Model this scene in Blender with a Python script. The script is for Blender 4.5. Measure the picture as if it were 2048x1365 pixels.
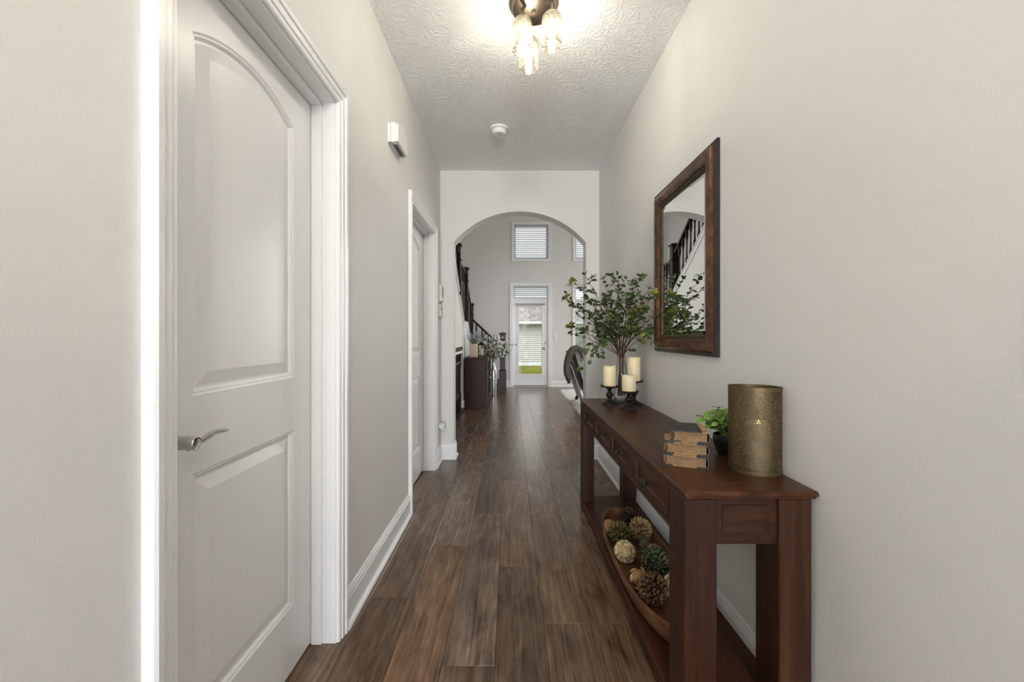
import bpy, bmesh, math, random
from mathutils import Vector, Matrix
random.seed(7)
S = bpy.context.scene
C = S.collection
PI = math.pi
for o in list(bpy.data.objects):
    bpy.data.objects.remove(o)

# ------------------------------------------------------------------ camera, sky, light, exposure
EYE = 1.165
cam_d = bpy.data.cameras.new('camera')
cam_d.sensor_width = 36.0
cam_d.lens = 800.0 / 2048.0 * 36.0
cam_d.shift_x = (1024 - 1020) / 2048.0
cam_d.shift_y = -(682.5 - 673) / 2048.0
cam_d.clip_start = 0.02
cam = bpy.data.objects.new('camera', cam_d)
cam.location = (0, 0, EYE)
cam.rotation_euler = (PI / 2, 0, 0)
C.objects.link(cam)
S.camera = cam

W = bpy.data.worlds.new('sky')
S.world = W
W.use_nodes = True
wn = W.node_tree.nodes
wl = W.node_tree.links
wn.clear()
wo = wn.new('ShaderNodeOutputWorld')
wb = wn.new('ShaderNodeBackground')
sky = wn.new('ShaderNodeTexSky')
sky.sky_type = 'NISHITA'
sky.sun_disc = False
sky.sun_elevation = math.radians(48)
sky.sun_rotation = math.radians(150)
sky.dust_density = 3.0
hs = wn.new('ShaderNodeHueSaturation')
hs.inputs['Saturation'].default_value = 0.12
wl.new(sky.outputs[0], hs.inputs['Color'])
wl.new(hs.outputs[0], wb.inputs['Color'])
wb.inputs['Strength'].default_value = 0.168
wl.new(wb.outputs[0], wo.inputs['Surface'])


def area_light(name, loc, rot, sx, sy, power, col=(1, 1, 1)):
    d = bpy.data.lights.new(name, 'AREA')
    d.shape = 'RECTANGLE'
    d.size = sx
    d.size_y = sy
    d.energy = power
    d.color = col
    o = bpy.data.objects.new(name, d)
    o.location = loc
    o.rotation_euler = rot
    C.objects.link(o)
    return o


# area fills added for brightness, standing in for daylight from unseen door and windows
area_light('fill_behind_camera', (-0.10, -5.95, 1.30), (PI / 2, 0, 0), 1.1, 2.3, 88, (0.90, 0.95, 1.0))
area_light('fill_great_right', (4.35, 6.6, 2.6), (0, PI / 2, 0), 4.2, 4.6, 1.5, (1.0, 0.985, 0.95))
area_light('fill_great_back', (3.45, 9.30, 2.0), (-PI / 2 + 0.3, 0, 0), 1.6, 3.2, 50, (1.0, 0.985, 0.95))
S.view_settings.view_transform = 'Standard'
S.view_settings.look = 'None'
S.view_settings.gamma = 1.0
S.view_settings.use_curve_mapping = False
S.view_settings.exposure = 1.36


# ------------------------------------------------------------------ materials
def mat(name):
    m = bpy.data.materials.new(name)
    m.use_nodes = True
    nt = m.node_tree
    b = nt.nodes['Principled BSDF']
    return m, nt, b


def nd(nt, typ, **kw):
    n = nt.nodes.new(typ)
    for k, v in kw.items():
        setattr(n, k, v)
    return n


def ramp(nt, stops):
    r = nt.nodes.new('ShaderNodeValToRGB')
    cr = r.color_ramp
    while len(cr.elements) < len(stops):
        cr.elements.new(0.5)
    for e, (p, c) in zip(cr.elements, stops):
        e.position = p
        e.color = (*c, 1)
    return r


def plain(name, col, rough=0.5, metal=0.0, var=0.06, vscale=30, bump=0.0, bscale=200, spec=0.5, coat=0.0, sss=0.0, emit=None, es=0):
    m, nt, b = mat(name)
    tc = nd(nt, 'ShaderNodeTexCoord')
    n = nd(nt, 'ShaderNodeTexNoise')
    n.inputs['Scale'].default_value = vscale
    n.inputs['Detail'].default_value = 4
    nt.links.new(tc.outputs['Object'], n.inputs['Vector'])
    lo = tuple(max(0, c * (1 - var)) for c in col)
    hi = tuple(min(1, c * (1 + var)) for c in col)
    r = ramp(nt, [(0.3, lo), (0.7, hi)])
    nt.links.new(n.outputs['Fac'], r.inputs['Fac'])
    nt.links.new(r.outputs['Color'], b.inputs['Base Color'])
    b.inputs['Roughness'].default_value = rough
    b.inputs['Metallic'].default_value = metal
    b.inputs['Specular IOR Level'].default_value = spec
    b.inputs['Coat Weight'].default_value = coat
    if sss:
        b.inputs['Subsurface Weight'].default_value = sss
        b.inputs['Subsurface Radius'].default_value = (0.03, 0.015, 0.006)
        b.inputs['Subsurface Scale'].default_value = 0.4
    if emit:
        b.inputs['Emission Color'].default_value = (*emit, 1)
        b.inputs['Emission Strength'].default_value = es
    if bump:
        n2 = nd(nt, 'ShaderNodeTexNoise')
        n2.inputs['Scale'].default_value = bscale
        n2.inputs['Detail'].default_value = 3
        nt.links.new(tc.outputs['Object'], n2.inputs['Vector'])
        bp = nd(nt, 'ShaderNodeBump')
        bp.inputs['Strength'].default_value = bump
        bp.inputs['Distance'].default_value = 0.004
        nt.links.new(n2.outputs['Fac'], bp.inputs['Height'])
        nt.links.new(bp.outputs['Normal'], b.inputs['Normal'])
    return m


def wood(name, stops, axis=1, rough=0.35, along=1.5, across=26, bump=0.15, rand=False, coat=0.0, spec=0.5, hvar=0.0, tint=None, cloud=0.0):
    """stretched noise grain running along one axis; rand: own tone and grain for every object"""
    m, nt, b = mat(name)
    L = nt.links
    tc = nd(nt, 'ShaderNodeTexCoord')
    oi = nd(nt, 'ShaderNodeObjectInfo')
    mp = nd(nt, 'ShaderNodeMapping')
    sc = [across] * 3
    sc[axis] = along
    mp.inputs['Scale'].default_value = sc
    L.new(tc.outputs['Object'], mp.inputs['Vector'])
    vec = mp.outputs['Vector']
    if rand:
        mu = nd(nt, 'ShaderNodeMath', operation='MULTIPLY')
        mu.inputs[1].default_value = 137.0
        L.new(oi.outputs['Random'], mu.inputs[0])
        va = nd(nt, 'ShaderNodeVectorMath', operation='ADD')
        L.new(vec, va.inputs[0])
        L.new(mu.outputs[0], va.inputs[1])
        vec = va.outputs[0]
    n = nd(nt, 'ShaderNodeTexNoise')
    n.inputs['Scale'].default_value = 1.0
    n.inputs['Detail'].default_value = 8
    n.inputs['Roughness'].default_value = 0.65
    n.inputs['Distortion'].default_value = 0.6
    L.new(vec, n.inputs['Vector'])
    n2 = nd(nt, 'ShaderNodeTexNoise')
    n2.inputs['Scale'].default_value = 0.22
    n2.inputs['Detail'].default_value = 3
    L.new(vec, n2.inputs['Vector'])
    if cloud:
        n2.inputs['Scale'].default_value = 1.0
        n2.inputs['Detail'].default_value = 5
        n2.inputs['Distortion'].default_value = 1.2
        mc = nd(nt, 'ShaderNodeMapping')
        mc.inputs['Scale'].default_value = (cloud, cloud * 0.32, cloud)
        L.new(tc.outputs['Object'], mc.inputs['Vector'])
        vc = nd(nt, 'ShaderNodeVectorMath', operation='ADD')
        L.new(mc.outputs['Vector'], vc.inputs[0])
        L.new(mu.outputs[0], vc.inputs[1])
        L.new(vc.outputs[0], n2.inputs['Vector'])
    mx = nd(nt, 'ShaderNodeMath', operation='MULTIPLY_ADD')
    mx.inputs[1].default_value = 0.6
    L.new(n.outputs['Fac'], mx.inputs[0])
    mh = nd(nt, 'ShaderNodeMath', operation='MULTIPLY')
    mh.inputs[1].default_value = 0.4
    L.new(n2.outputs['Fac'], mh.inputs[0])
    L.new(mh.outputs[0], mx.inputs[2])
    r = ramp(nt, stops)
    L.new(mx.outputs[0], r.inputs['Fac'])
    out = r.outputs['Color']
    if rand:
        h = nd(nt, 'ShaderNodeHueSaturation')
        mr = nd(nt, 'ShaderNodeMapRange')
        mr.inputs['To Min'].default_value = 1.0 - hvar
        mr.inputs['To Max'].default_value = 1.0 + hvar
        L.new(oi.outputs['Random'], mr.inputs['Value'])
        L.new(mr.outputs[0], h.inputs['Value'])
        fr = nd(nt, 'ShaderNodeMath', operation='FRACT')
        m7 = nd(nt, 'ShaderNodeMath', operation='MULTIPLY')
        m7.inputs[1].default_value = 7.3
        L.new(oi.outputs['Random'], m7.inputs[0])
        L.new(m7.outputs[0], fr.inputs[0])
        ms = nd(nt, 'ShaderNodeMapRange')
        ms.inputs['To Min'].default_value = 0.72
        ms.inputs['To Max'].default_value = 1.15
        L.new(fr.outputs[0], ms.inputs['Value'])
        L.new(ms.outputs[0], h.inputs['Saturation'])
        L.new(out, h.inputs['Color'])
        out = h.outputs['Color']
    L.new(out, b.inputs['Base Color'])
    b.inputs['Roughness'].default_value = rough
    b.inputs['Coat Weight'].default_value = coat
    b.inputs['Coat Roughness'].default_value = 0.25
    b.inputs['Specular IOR Level'].default_value = spec
    if tint:
        b.inputs['Specular Tint'].default_value = (*tint, 1)
    bp = nd(nt, 'ShaderNodeBump')
    bp.inputs['Strength'].default_value = bump
    bp.inputs['Distance'].default_value = 0.002
    L.new(n.outputs['Fac'], bp.inputs['Height'])
    L.new(bp.outputs['Normal'], b.inputs['Normal'])
    return m


def thin_glass(name, tint=(0.97, 0.985, 0.98), rough=0.0, refl=1.0, bump=0.0, ior=1.45):
    m, nt, b = mat(name)
    nt.nodes.remove(b)
    out = nt.nodes['Material Output']
    tr = nd(nt, 'ShaderNodeBsdfTransparent')
    tr.inputs['Color'].default_value = (*tint, 1)
    gl = nd(nt, 'ShaderNodeBsdfGlossy')
    gl.inputs['Roughness'].default_value = rough
    fr = nd(nt, 'ShaderNodeFresnel')
    fr.inputs['IOR'].default_value = ior
    mx = nd(nt, 'ShaderNodeMixShader')
    mu = nd(nt, 'ShaderNodeMath', operation='MULTIPLY')
    mu.inputs[1].default_value = refl
    nt.links.new(fr.outputs[0], mu.inputs[0])
    nt.links.new(mu.outputs[0], mx.inputs['Fac'])
    nt.links.new(tr.outputs[0], mx.inputs[1])
    nt.links.new(gl.outputs[0], mx.inputs[2])
    nt.links.new(mx.outputs[0], out.inputs['Surface'])
    if bump:
        tc = nd(nt, 'ShaderNodeTexCoord')
        v = nd(nt, 'ShaderNodeTexVoronoi')
        v.inputs['Scale'].default_value = 170
        nt.links.new(tc.outputs['Object'], v.inputs['Vector'])
        r = ramp(nt, [(0.0, (1, 1, 1)), (0.35, (0, 0, 0))])
        nt.links.new(v.outputs['Distance'], r.inputs['Fac'])
        bp = nd(nt, 'ShaderNodeBump')
        bp.inputs['Strength'].default_value = bump
        bp.inputs['Distance'].default_value = 0.003
        nt.links.new(r.outputs['Color'], bp.inputs['Height'])
        nt.links.new(bp.outputs['Normal'], gl.inputs['Normal'])
        nt.links.new(bp.outputs['Normal'], fr.inputs['Normal'])
        # seeds: small bubbles scatter a little light
        df = nd(nt, 'ShaderNodeBsdfTranslucent')
        df.inputs['Color'].default_value = (0.95, 0.82, 0.58, 1)
        m2 = nd(nt, 'ShaderNodeMixShader')
        ma = nd(nt, 'ShaderNodeMath', operation='MULTIPLY_ADD')
        ma.inputs[1].default_value = 0.08
        ma.inputs[2].default_value = 0.010
        nt.links.new(r.outputs['Color'], ma.inputs[0])
        nt.links.new(ma.outputs[0], m2.inputs['Fac'])
        nt.links.new(mx.outputs[0], m2.inputs[1])
        nt.links.new(df.outputs[0], m2.inputs[2])
        nt.links.new(m2.outputs[0], out.inputs['Surface'])
    return m


M = {}
M['wall'] = plain('wall_paint', (0.75, 0.738, 0.720), 0.62, var=0.012, vscale=3, bump=0.10, bscale=260, spec=0.3)
M['trim'] = plain('white_trim_paint', (0.85, 0.85, 0.86), 0.28, var=0.01, vscale=6)
M['white'] = plain('white_plastic', (0.80, 0.80, 0.78), 0.35, var=0.01)
M['grey_plastic'] = plain('grey_plastic', (0.30, 0.31, 0.31), 0.25)
M['dark_gap'] = plain('dark_rubber', (0.02, 0.02, 0.02), 0.6)
M['nickel'] = plain('satin_nickel', (0.56, 0.55, 0.53), 0.26, 1.0, var=0.03)
M['bronze'] = plain('brushed_bronze', (0.30, 0.25, 0.19), 0.32, 1.0, var=0.08, vscale=12)
M['black_metal'] = plain('oiled_black_metal', (0.030, 0.026, 0.024), 0.42, 0.5, var=0.3, vscale=40, bump=0.1)
M['gold_metal'] = plain('aged_gold_metal', (0.115, 0.080, 0.038), 0.45, 0.7, var=0.15, vscale=25, bump=0.1)
M['wax'] = plain('ivory_wax', (0.83, 0.72, 0.49), 0.45, var=0.04, vscale=18, sss=0.35)
M['wick'] = plain('wick', (0.05, 0.04, 0.03), 0.9)
M['mirror'] = plain('mirror_silver', (0.93, 0.94, 0.94), 0.01, 1.0, var=0.0)
M['glass'] = thin_glass('window_glass')
M['vase_glass'] = thin_glass('clear_vase_glass', (0.975, 0.985, 0.985), 0.02, 0.55)
M['seeded'] = thin_glass('seeded_glass', (0.965, 0.925, 0.81), 0.05, 1.0, bump=0.6)
M['dark_stair'] = wood('espresso_stair_wood', [(0.3, (0.010, 0.006, 0.0045)), (0.7, (0.030, 0.016, 0.012))], 2, 0.32, spec=0.25)
M['espresso'] = wood('espresso_cabinet_wood', [(0.3, (0.026, 0.011, 0.009)), (0.7, (0.058, 0.027, 0.022))], 2, 0.42, across=20, spec=0.2)
WS = [(0.32, (0.011, 0.0036, 0.002)), (0.5, (0.034, 0.0115, 0.0052)), (0.68, (0.066, 0.024, 0.010))]
M['table_y'] = wood('walnut_stain_lengthwise', [(0.32, (0.018, 0.0056, 0.0026)), (0.5, (0.056, 0.019, 0.0078)), (0.68, (0.105, 0.040, 0.015))], 1, 0.34, across=40, spec=0.22)
M['table_x'] = wood('walnut_stain_crosswise', WS, 0, 0.34, across=40, spec=0.3)
M['table_z'] = wood('walnut_stain_upright', WS, 2, 0.36, across=40, spec=0.3)
M['floor'] = wood('plank_wood', [(0.30, (0.028, 0.015, 0.0085)), (0.44, (0.102, 0.058, 0.033)), (0.56, (0.175, 0.104, 0.062)), (0.70, (0.29, 0.185, 0.115))],
                  1, 0.25, along=3.2, across=66, bump=0.12, rand=True, hvar=0.24, spec=0.62, tint=(1.0, 0.86, 0.70), cloud=13)
M['slab'] = plain('subfloor', (0.03, 0.022, 0.017), 0.8)
M['bowl'] = wood('dough_bowl_wood', [(0.3, (0.055, 0.023, 0.010)), (0.5, (0.18, 0.082, 0.033)), (0.7, (0.34, 0.185, 0.090))], 1, 0.5, along=5, across=22, bump=0.4)
M['leaf'] = None
M['page'] = wood('aged_pages', [(0.3, (0.10, 0.052, 0.024)), (0.5, (0.20, 0.115, 0.055)), (0.7, (0.30, 0.19, 0.095))], 0, 0.8, along=3, across=220, bump=0.5)
M['book_black'] = plain('worn_black_leather', (0.022, 0.019, 0.018), 0.5, var=0.5, vscale=60, bump=0.3)
M['book_tan'] = plain('worn_tan_board', (0.33, 0.20, 0.085), 0.6, var=0.35, vscale=45, bump=0.3)
M['stem'] = plain('brown_stem', (0.115, 0.058, 0.036), 0.7, var=0.4, vscale=60)
M['pot'] = plain('black_pot', (0.012, 0.012, 0.013), 0.45)
M['soil'] = plain('moss_soil', (0.06, 0.08, 0.02), 0.9, var=0.4, vscale=80)
M['rug'] = plain('shaggy_rug_wool', (0.60, 0.58, 0.55), 0.95, var=0.12, vscale=40, bump=0.8, bscale=60)
M['throw'] = plain('grey_knit', (0.155, 0.14, 0.125), 0.9, var=0.4, vscale=70, bump=1.0, bscale=120)
M['upholstery'] = plain('pale_linen', (0.62, 0.63, 0.66), 0.6, var=0.05, vscale=60, bump=0.2)
M['silver'] = plain('mercury_glass', (0.52, 0.53, 0.55), 0.22, 0.9, var=0.55, vscale=35, bump=0.4, bscale=60)
M['petal_white'] = plain('white_petals', (0.82, 0.80, 0.76), 0.6, var=0.08)
M['petal_blush'] = plain('blush_petals', (0.68, 0.55, 0.46), 0.7, var=0.15)
M['lavender'] = plain('dusty_lavender', (0.32, 0.35, 0.42), 0.7, var=0.3, vscale=60)
M['sage'] = plain('sage_stems', (0.16, 0.20, 0.12), 0.7, var=0.3)
M['planter_wood'] = wood('whitewashed_planter', [(0.3, (0.50, 0.33, 0.24)), (0.7, (0.72, 0.58, 0.46))], 2, 0.6)
M['siding'] = plain('cream_vinyl_siding', (0.40, 0.385, 0.355), 0.5, var=0.03, vscale=2)
M['gutter'] = plain('white_gutter', (0.75, 0.80, 0.85), 0.4)
M['concrete'] = plain('concrete', (0.50, 0.53, 0.55), 0.8, var=0.1, vscale=3)
M['grass'] = plain('lawn', (0.17, 0.175, 0.025), 0.9, var=0.45, vscale=1.3, bump=1.0, bscale=20)
M['shrub'] = plain('shrub_leaves', (0.12, 0.22, 0.06), 0.6, var=0.4, vscale=8)
M['shingle'] = plain('brown_shingles', (0.24, 0.215, 0.20), 0.85, var=0.6, vscale=7, bump=0.5, bscale=30)


def leaf_mat(name, a, b_, c):
    m, nt, b = mat(name)
    L = nt.links
    oi = nd(nt, 'ShaderNodeObjectInfo')
    r = ramp(nt, [(0.0, a), (0.75, b_), (1.0, c)])
    L.new(oi.outputs['Random'], r.inputs['Fac'])
    tc = nd(nt, 'ShaderNodeTexCoord')
    n = nd(nt, 'ShaderNodeTexNoise')
    n.inputs['Scale'].default_value = 90
    L.new(tc.outputs['Object'], n.inputs['Vector'])
    h = nd(nt, 'ShaderNodeHueSaturation')
    mr = nd(nt, 'ShaderNodeMapRange')
    mr.inputs['To Min'].default_value = 0.6
    mr.inputs['To Max'].default_value = 1.4
    L.new(n.outputs['Fac'], mr.inputs['Value'])
    L.new(mr.outputs[0], h.inputs['Value'])
    L.new(r.outputs['Color'], h.inputs['Color'])
    L.new(h.outputs['Color'], b.inputs['Base Color'])
    b.inputs['Roughness'].default_value = 0.42
    tl = nd(nt, 'ShaderNodeBsdfTranslucent')
    L.new(h.outputs['Color'], tl.inputs['Color'])
    mx = nd(nt, 'ShaderNodeMixShader')
    mx.inputs['Fac'].default_value = 0.22
    L.new(b.outputs[0], mx.inputs[1])
    L.new(tl.outputs[0], mx.inputs[2])
    L.new(mx.outputs[0], nt.nodes['Material Output'].inputs['Surface'])
    return m


M['leaf'] = leaf_mat('branch_leaf', (0.040, 0.078, 0.022), (0.125, 0.175, 0.048), (0.30, 0.27, 0.045))
M['leaf_bright'] = leaf_mat('small_plant_leaf', (0.12, 0.24, 0.03), (0.20, 0.36, 0.05), (0.30, 0.42, 0.09))


def slat_mat():
    m, nt, b = mat('blind_slat')
    b.inputs['Base Color'].default_value = (0.85, 0.86, 0.88, 1)
    b.inputs['Roughness'].default_value = 0.4
    tl = nd(nt, 'ShaderNodeBsdfTranslucent')
    tl.inputs['Color'].default_value = (0.9, 0.92, 0.95, 1)
    mx = nd(nt, 'ShaderNodeMixShader')
    mx.inputs['Fac'].default_value = 0.75
    nt.links.new(b.outputs[0], mx.inputs[1])
    nt.links.new(tl.outputs[0], mx.inputs[2])
    nt.links.new(mx.outputs[0], nt.nodes['Material Output'].inputs['Surface'])
    return m


M['slat'] = slat_mat()


def ceiling_mat():
    m, nt, b = mat('stomped_ceiling_plaster')
    L = nt.links
    b.inputs['Base Color'].default_value = (0.91, 0.91, 0.91, 1)
    b.inputs['Roughness'].default_value = 0.8
    b.inputs['Specular IOR Level'].default_value = 0.2
    tc = nd(nt, 'ShaderNodeTexCoord')
    nz = nd(nt, 'ShaderNodeTexNoise')
    nz.inputs['Scale'].default_value = 14
    L.new(tc.outputs['Object'], nz.inputs['Vector'])
    sc = nd(nt, 'ShaderNodeVectorMath', operation='SCALE')
    sc.inputs['Scale'].default_value = 0.05
    L.new(nz.outputs['Color'], sc.inputs[0])
    ad = nd(nt, 'ShaderNodeVectorMath', operation='ADD')
    L.new(tc.outputs['Object'], ad.inputs[0])
    L.new(sc.outputs[0], ad.inputs[1])
    hs_ = []
    for k, (scale, off) in enumerate(((8.5, 0.0), (7.0, 3.7))):
        of = nd(nt, 'ShaderNodeVectorMath', operation='ADD')
        of.inputs[1].default_value = (off, off * 1.3, 0)
        L.new(ad.outputs[0], of.inputs[0])
        v = nd(nt, 'ShaderNodeTexVoronoi', voronoi_dimensions='2D')
        v.inputs['Scale'].default_value = scale
        L.new(of.outputs[0], v.inputs['Vector'])
        df = nd(nt, 'ShaderNodeVectorMath', operation='SUBTRACT')
        L.new(of.outputs[0], df.inputs[0])
        L.new(v.outputs['Position'], df.inputs[1])
        sp = nd(nt, 'ShaderNodeSeparateXYZ')
        L.new(df.outputs[0], sp.inputs[0])
        at = nd(nt, 'ShaderNodeMath', operation='ARCTAN2')
        L.new(sp.outputs['Y'], at.inputs[0])
        L.new(sp.outputs['X'], at.inputs[1])
        n3 = nd(nt, 'ShaderNodeTexNoise')
        n3.inputs['Scale'].default_value = 20
        L.new(of.outputs[0], n3.inputs['Vector'])
        an = nd(nt, 'ShaderNodeMath', operation='MULTIPLY_ADD')
        an.inputs[1].default_value = 13.0
        L.new(at.outputs[0], an.inputs[0])
        nm = nd(nt, 'ShaderNodeMath', operation='MULTIPLY')
        nm.inputs[1].default_value = 9.0
        L.new(n3.outputs['Fac'], nm.inputs[0])
        L.new(nm.outputs[0], an.inputs[2])
        si = nd(nt, 'ShaderNodeMath', operation='SINE')
        L.new(an.outputs[0], si.inputs[0])
        pw = nd(nt, 'ShaderNodeMath', operation='MAXIMUM')
        pw.inputs[1].default_value = 0.0
        L.new(si.outputs[0], pw.inputs[0])
        n4 = nd(nt, 'ShaderNodeTexNoise')
        n4.inputs['Scale'].default_value = 30
        L.new(of.outputs[0], n4.inputs['Vector'])
        mu = nd(nt, 'ShaderNodeMath', operation='MULTIPLY')
        L.new(pw.outputs[0], mu.inputs[0])
        L.new(n4.outputs['Fac'], mu.inputs[1])
        hs_.append(mu)
    su = nd(nt, 'ShaderNodeMath', operation='MAXIMUM')
    L.new(hs_[0].outputs[0], su.inputs[0])
    L.new(hs_[1].outputs[0], su.inputs[1])
    bp = nd(nt, 'ShaderNodeBump')
    bp.inputs['Strength'].default_value = 0.55
    bp.inputs['Distance'].default_value = 0.006
    L.new(su.outputs[0], bp.inputs['Height'])
    L.new(bp.outputs['Normal'], b.inputs['Normal'])
    return m


M['ceiling'] = ceiling_mat()


def frame_mat():
    """burnished copper over dark brown, in blotches"""
    m, nt, b = mat('burnished_mirror_frame')
    L = nt.links
    tc = nd(nt, 'ShaderNodeTexCoord')
    n = nd(nt, 'ShaderNodeTexNoise')
    n.inputs['Scale'].default_value = 16
    n.inputs['Detail'].default_value = 9
    n.inputs['Roughness'].default_value = 0.7
    L.new(tc.outputs['Object'], n.inputs['Vector'])
    r = ramp(nt, [(0.34, (0.030, 0.014, 0.009)), (0.5, (0.105, 0.042, 0.018)), (0.66, (0.26, 0.115, 0.035))])
    L.new(n.outputs['Fac'], r.inputs['Fac'])
    L.new(r.outputs['Color'], b.inputs['Base Color'])
    b.inputs['Metallic'].default_value = 0.35
    b.inputs['Roughness'].default_value = 0.3
    return m


M['frame'] = frame_mat()
M['frame_dark'] = plain('dark_frame_edge', (0.016, 0.013, 0.013), 0.3, var=0.3, vscale=20)
M['frame_gilt'] = plain('worn_gilt_beading', (0.085, 0.062, 0.036), 0.4, 0.6, var=0.8, vscale=120, bump=0.8)

# ------------------------------------------------------------------ mesh helpers
ORG = {}


class B:
    def __init__(s):
        s.v = []
        s.f = []

    def add(s, vs, fs):
        n = len(s.v)
        s.v += [tuple(v) for v in vs]
        s.f += [tuple(i + n for i in f) for f in fs]
        return s

    def box(s, x0, x1, y0, y1, z0, z1, ch=0.0):
        lo = (min(x0, x1), min(y0, y1), min(z0, z1))
        hi = (max(x0, x1), max(y0, y1), max(z0, z1))
        if ch <= 0:
            vs = [((lo, hi)[i][0], (lo, hi)[j][1], (lo, hi)[k][2]) for i in (0, 1) for j in (0, 1) for k in (0, 1)]
            fs = [(0, 1, 3, 2), (4, 6, 7, 5), (0, 4, 5, 1), (2, 3, 7, 6), (0, 2, 6, 4), (1, 5, 7, 3)]
            return s.add(vs, fs)
        ch = min(ch, min(hi[i] - lo[i] for i in range(3)) * 0.45)
        idx = {}
        vs = []
        for i in (0, 1):
            for j in (0, 1):
                for k in (0, 1):
                    c = (i, j, k)
                    for a in range(3):
                        p = []
                        for q in range(3):
                            e = (lo, hi)[c[q]][q]
                            p.append(e if q == a else e + (ch if c[q] == 0 else -ch))
                        idx[(c, a)] = len(vs)
                        vs.append(tuple(p))
        fs = []
        for a in range(3):
            b_, c_ = [q for q in range(3) if q != a]
            for e in (0, 1):
                f = []
                for (p, q) in ((0, 0), (1, 0), (1, 1), (0, 1)):
                    c = [0, 0, 0]
                    c[a] = e
                    c[b_] = p
                    c[c_] = q
                    f.append(idx[(tuple(c), a)])
                fs.append(f)
            for p in (0, 1):
                for q in (0, 1):
                    c0 = [0, 0, 0]
                    c1 = [0, 0, 0]
                    c0[b_] = c1[b_] = p
                    c0[c_] = c1[c_] = q
                    c0[a] = 0
                    c1[a] = 1
                    fs.append((idx[(tuple(c0), b_)], idx[(tuple(c1), b_)], idx[(tuple(c1), c_)], idx[(tuple(c0), c_)]))
        for i in (0, 1):
            for j in (0, 1):
                for k in (0, 1):
                    fs.append(tuple(idx[((i, j, k), a)] for a in range(3)))
        return s.add(vs, fs)

    def prism(s, poly, axis, a, b):
        """2D polygon in the two other axes (kept in x, y, z order) drawn out along axis from a to b"""
        def put(p, t):
            q = list(p)
            q.insert(axis, t)
            return q
        n = len(poly)
        vs = [put(p, a) for p in poly] + [put(p, b) for p in poly]
        fs = [tuple(range(n))[::-1], tuple(range(n, 2 * n))]
        fs += [(i, (i + 1) % n, (i + 1) % n + n, i + n) for i in range(n)]
        return s.add(vs, fs)

    def lathe(s, prof, c=(0, 0, 0), n=24, axis=2, sx=1.0, sy=1.0, cap=True):
        vs = []
        fs = []
        for (r, h) in prof:
            for k in range(n):
                t = 2 * PI * k / n
                p = [r * math.cos(t) * sx, r * math.sin(t) * sy]
                p.insert(axis, h)
                vs.append((c[0] + p[0], c[1] + p[1], c[2] + p[2]))
        m = len(prof)
        for i in range(m - 1):
            for k in range(n):
                fs.append((i * n + k, i * n + (k + 1) % n, (i + 1) * n + (k + 1) % n, (i + 1) * n + k))
        if cap:
            if prof[0][0] > 1e-5:
                fs.append(tuple(range(n))[::-1])
            if prof[-1][0] > 1e-5:
                fs.append(tuple(range((m - 1) * n, m * n)))
        return s.add(vs, fs)

    def tube(s, pts, rad, n=8, cap=True):
        pts = [Vector(p) for p in pts]
        m = len(pts)
        if not isinstance(rad, (list, tuple)):
            rad = [rad] * m
        vs = []
        up = None
        for i, p in enumerate(pts):
            d = (pts[min(i + 1, m - 1)] - pts[max(i - 1, 0)]).normalized()
            if up is None:
                up = Vector((0, 0, 1)) if abs(d.z) < 0.9 else Vector((1, 0, 0))
            a = d.cross(up).normalized()
            b_ = a.cross(d).normalized()
            up = b_
            for k in range(n):
                t = 2 * PI * k / n
                vs.append(p + (a * math.cos(t) + b_ * math.sin(t)) * rad[i])
        fs = []
        for i in range(m - 1):
            for k in range(n):
                fs.append((i * n + k, i * n + (k + 1) % n, (i + 1) * n + (k + 1) % n, (i + 1) * n + k))
        if cap:
            fs.append(tuple(range(n))[::-1])
            fs.append(tuple(range((m - 1) * n, m * n)))
        return s.add(vs, fs)

    def ball(s, c, r, nu=16, nv=10, sc=(1, 1, 1)):
        prof = [(max(1e-4, r * math.sin(PI * i / nv)), -r * math.cos(PI * i / nv)) for i in range(nv + 1)]
        n0 = len(s.v)
        s.lathe(prof, (0, 0, 0), nu)
        for i in range(n0, len(s.v)):
            v = s.v[i]
            s.v[i] = (c[0] + v[0] * sc[0], c[1] + v[1] * sc[1], c[2] + v[2] * sc[2])
        return s

    def ring(s, a0, a1, b0, b1, prof, put, solid=True):
        """mitred frame: profile points (u outward, w proud) swept round a rectangle; put(a, b, w) -> xyz"""
        vs = []
        np_ = len(prof)
        for (qa, qb, sa, sb) in ((a0, b0, -1, -1), (a1, b0, 1, -1), (a1, b1, 1, 1), (a0, b1, -1, 1)):
            for (u, w) in prof:
                vs.append(put(qa + sa * u, qb + sb * u, w))
        fs = []
        for c in range(4):
            d = (c + 1) % 4
            for i in range(np_ if solid else np_ - 1):
                j = (i + 1) % np_
                fs.append((c * np_ + i, d * np_ + i, d * np_ + j, c * np_ + j))
        return s.add(vs, fs)

    def casing(s, a0, a1, z0, z1, prof, put):
        vs = []
        np_ = len(prof)
        for (qa, sa, top) in ((a0, -1, 0), (a0, -1, 1), (a1, 1, 1), (a1, 1, 0)):
            for (u, w) in prof:
                vs.append(put(qa + sa * u, (z1 + u) if top else z0, w))
        fs = []
        for c in range(3):
            for i in range(np_):
                j = (i + 1) % np_
                fs.append((c * np_ + i, (c + 1) * np_ + i, (c + 1) * np_ + j, c * np_ + j))
        fs.append(tuple(range(np_)))
        fs.append(tuple(range(3 * np_, 4 * np_)))
        return s.add(vs, fs)

    def xf(s, mtx, start=0):
        for i in range(start, len(s.v)):
            s.v[i] = tuple(mtx @ Vector(s.v[i]))
        return s

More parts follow.
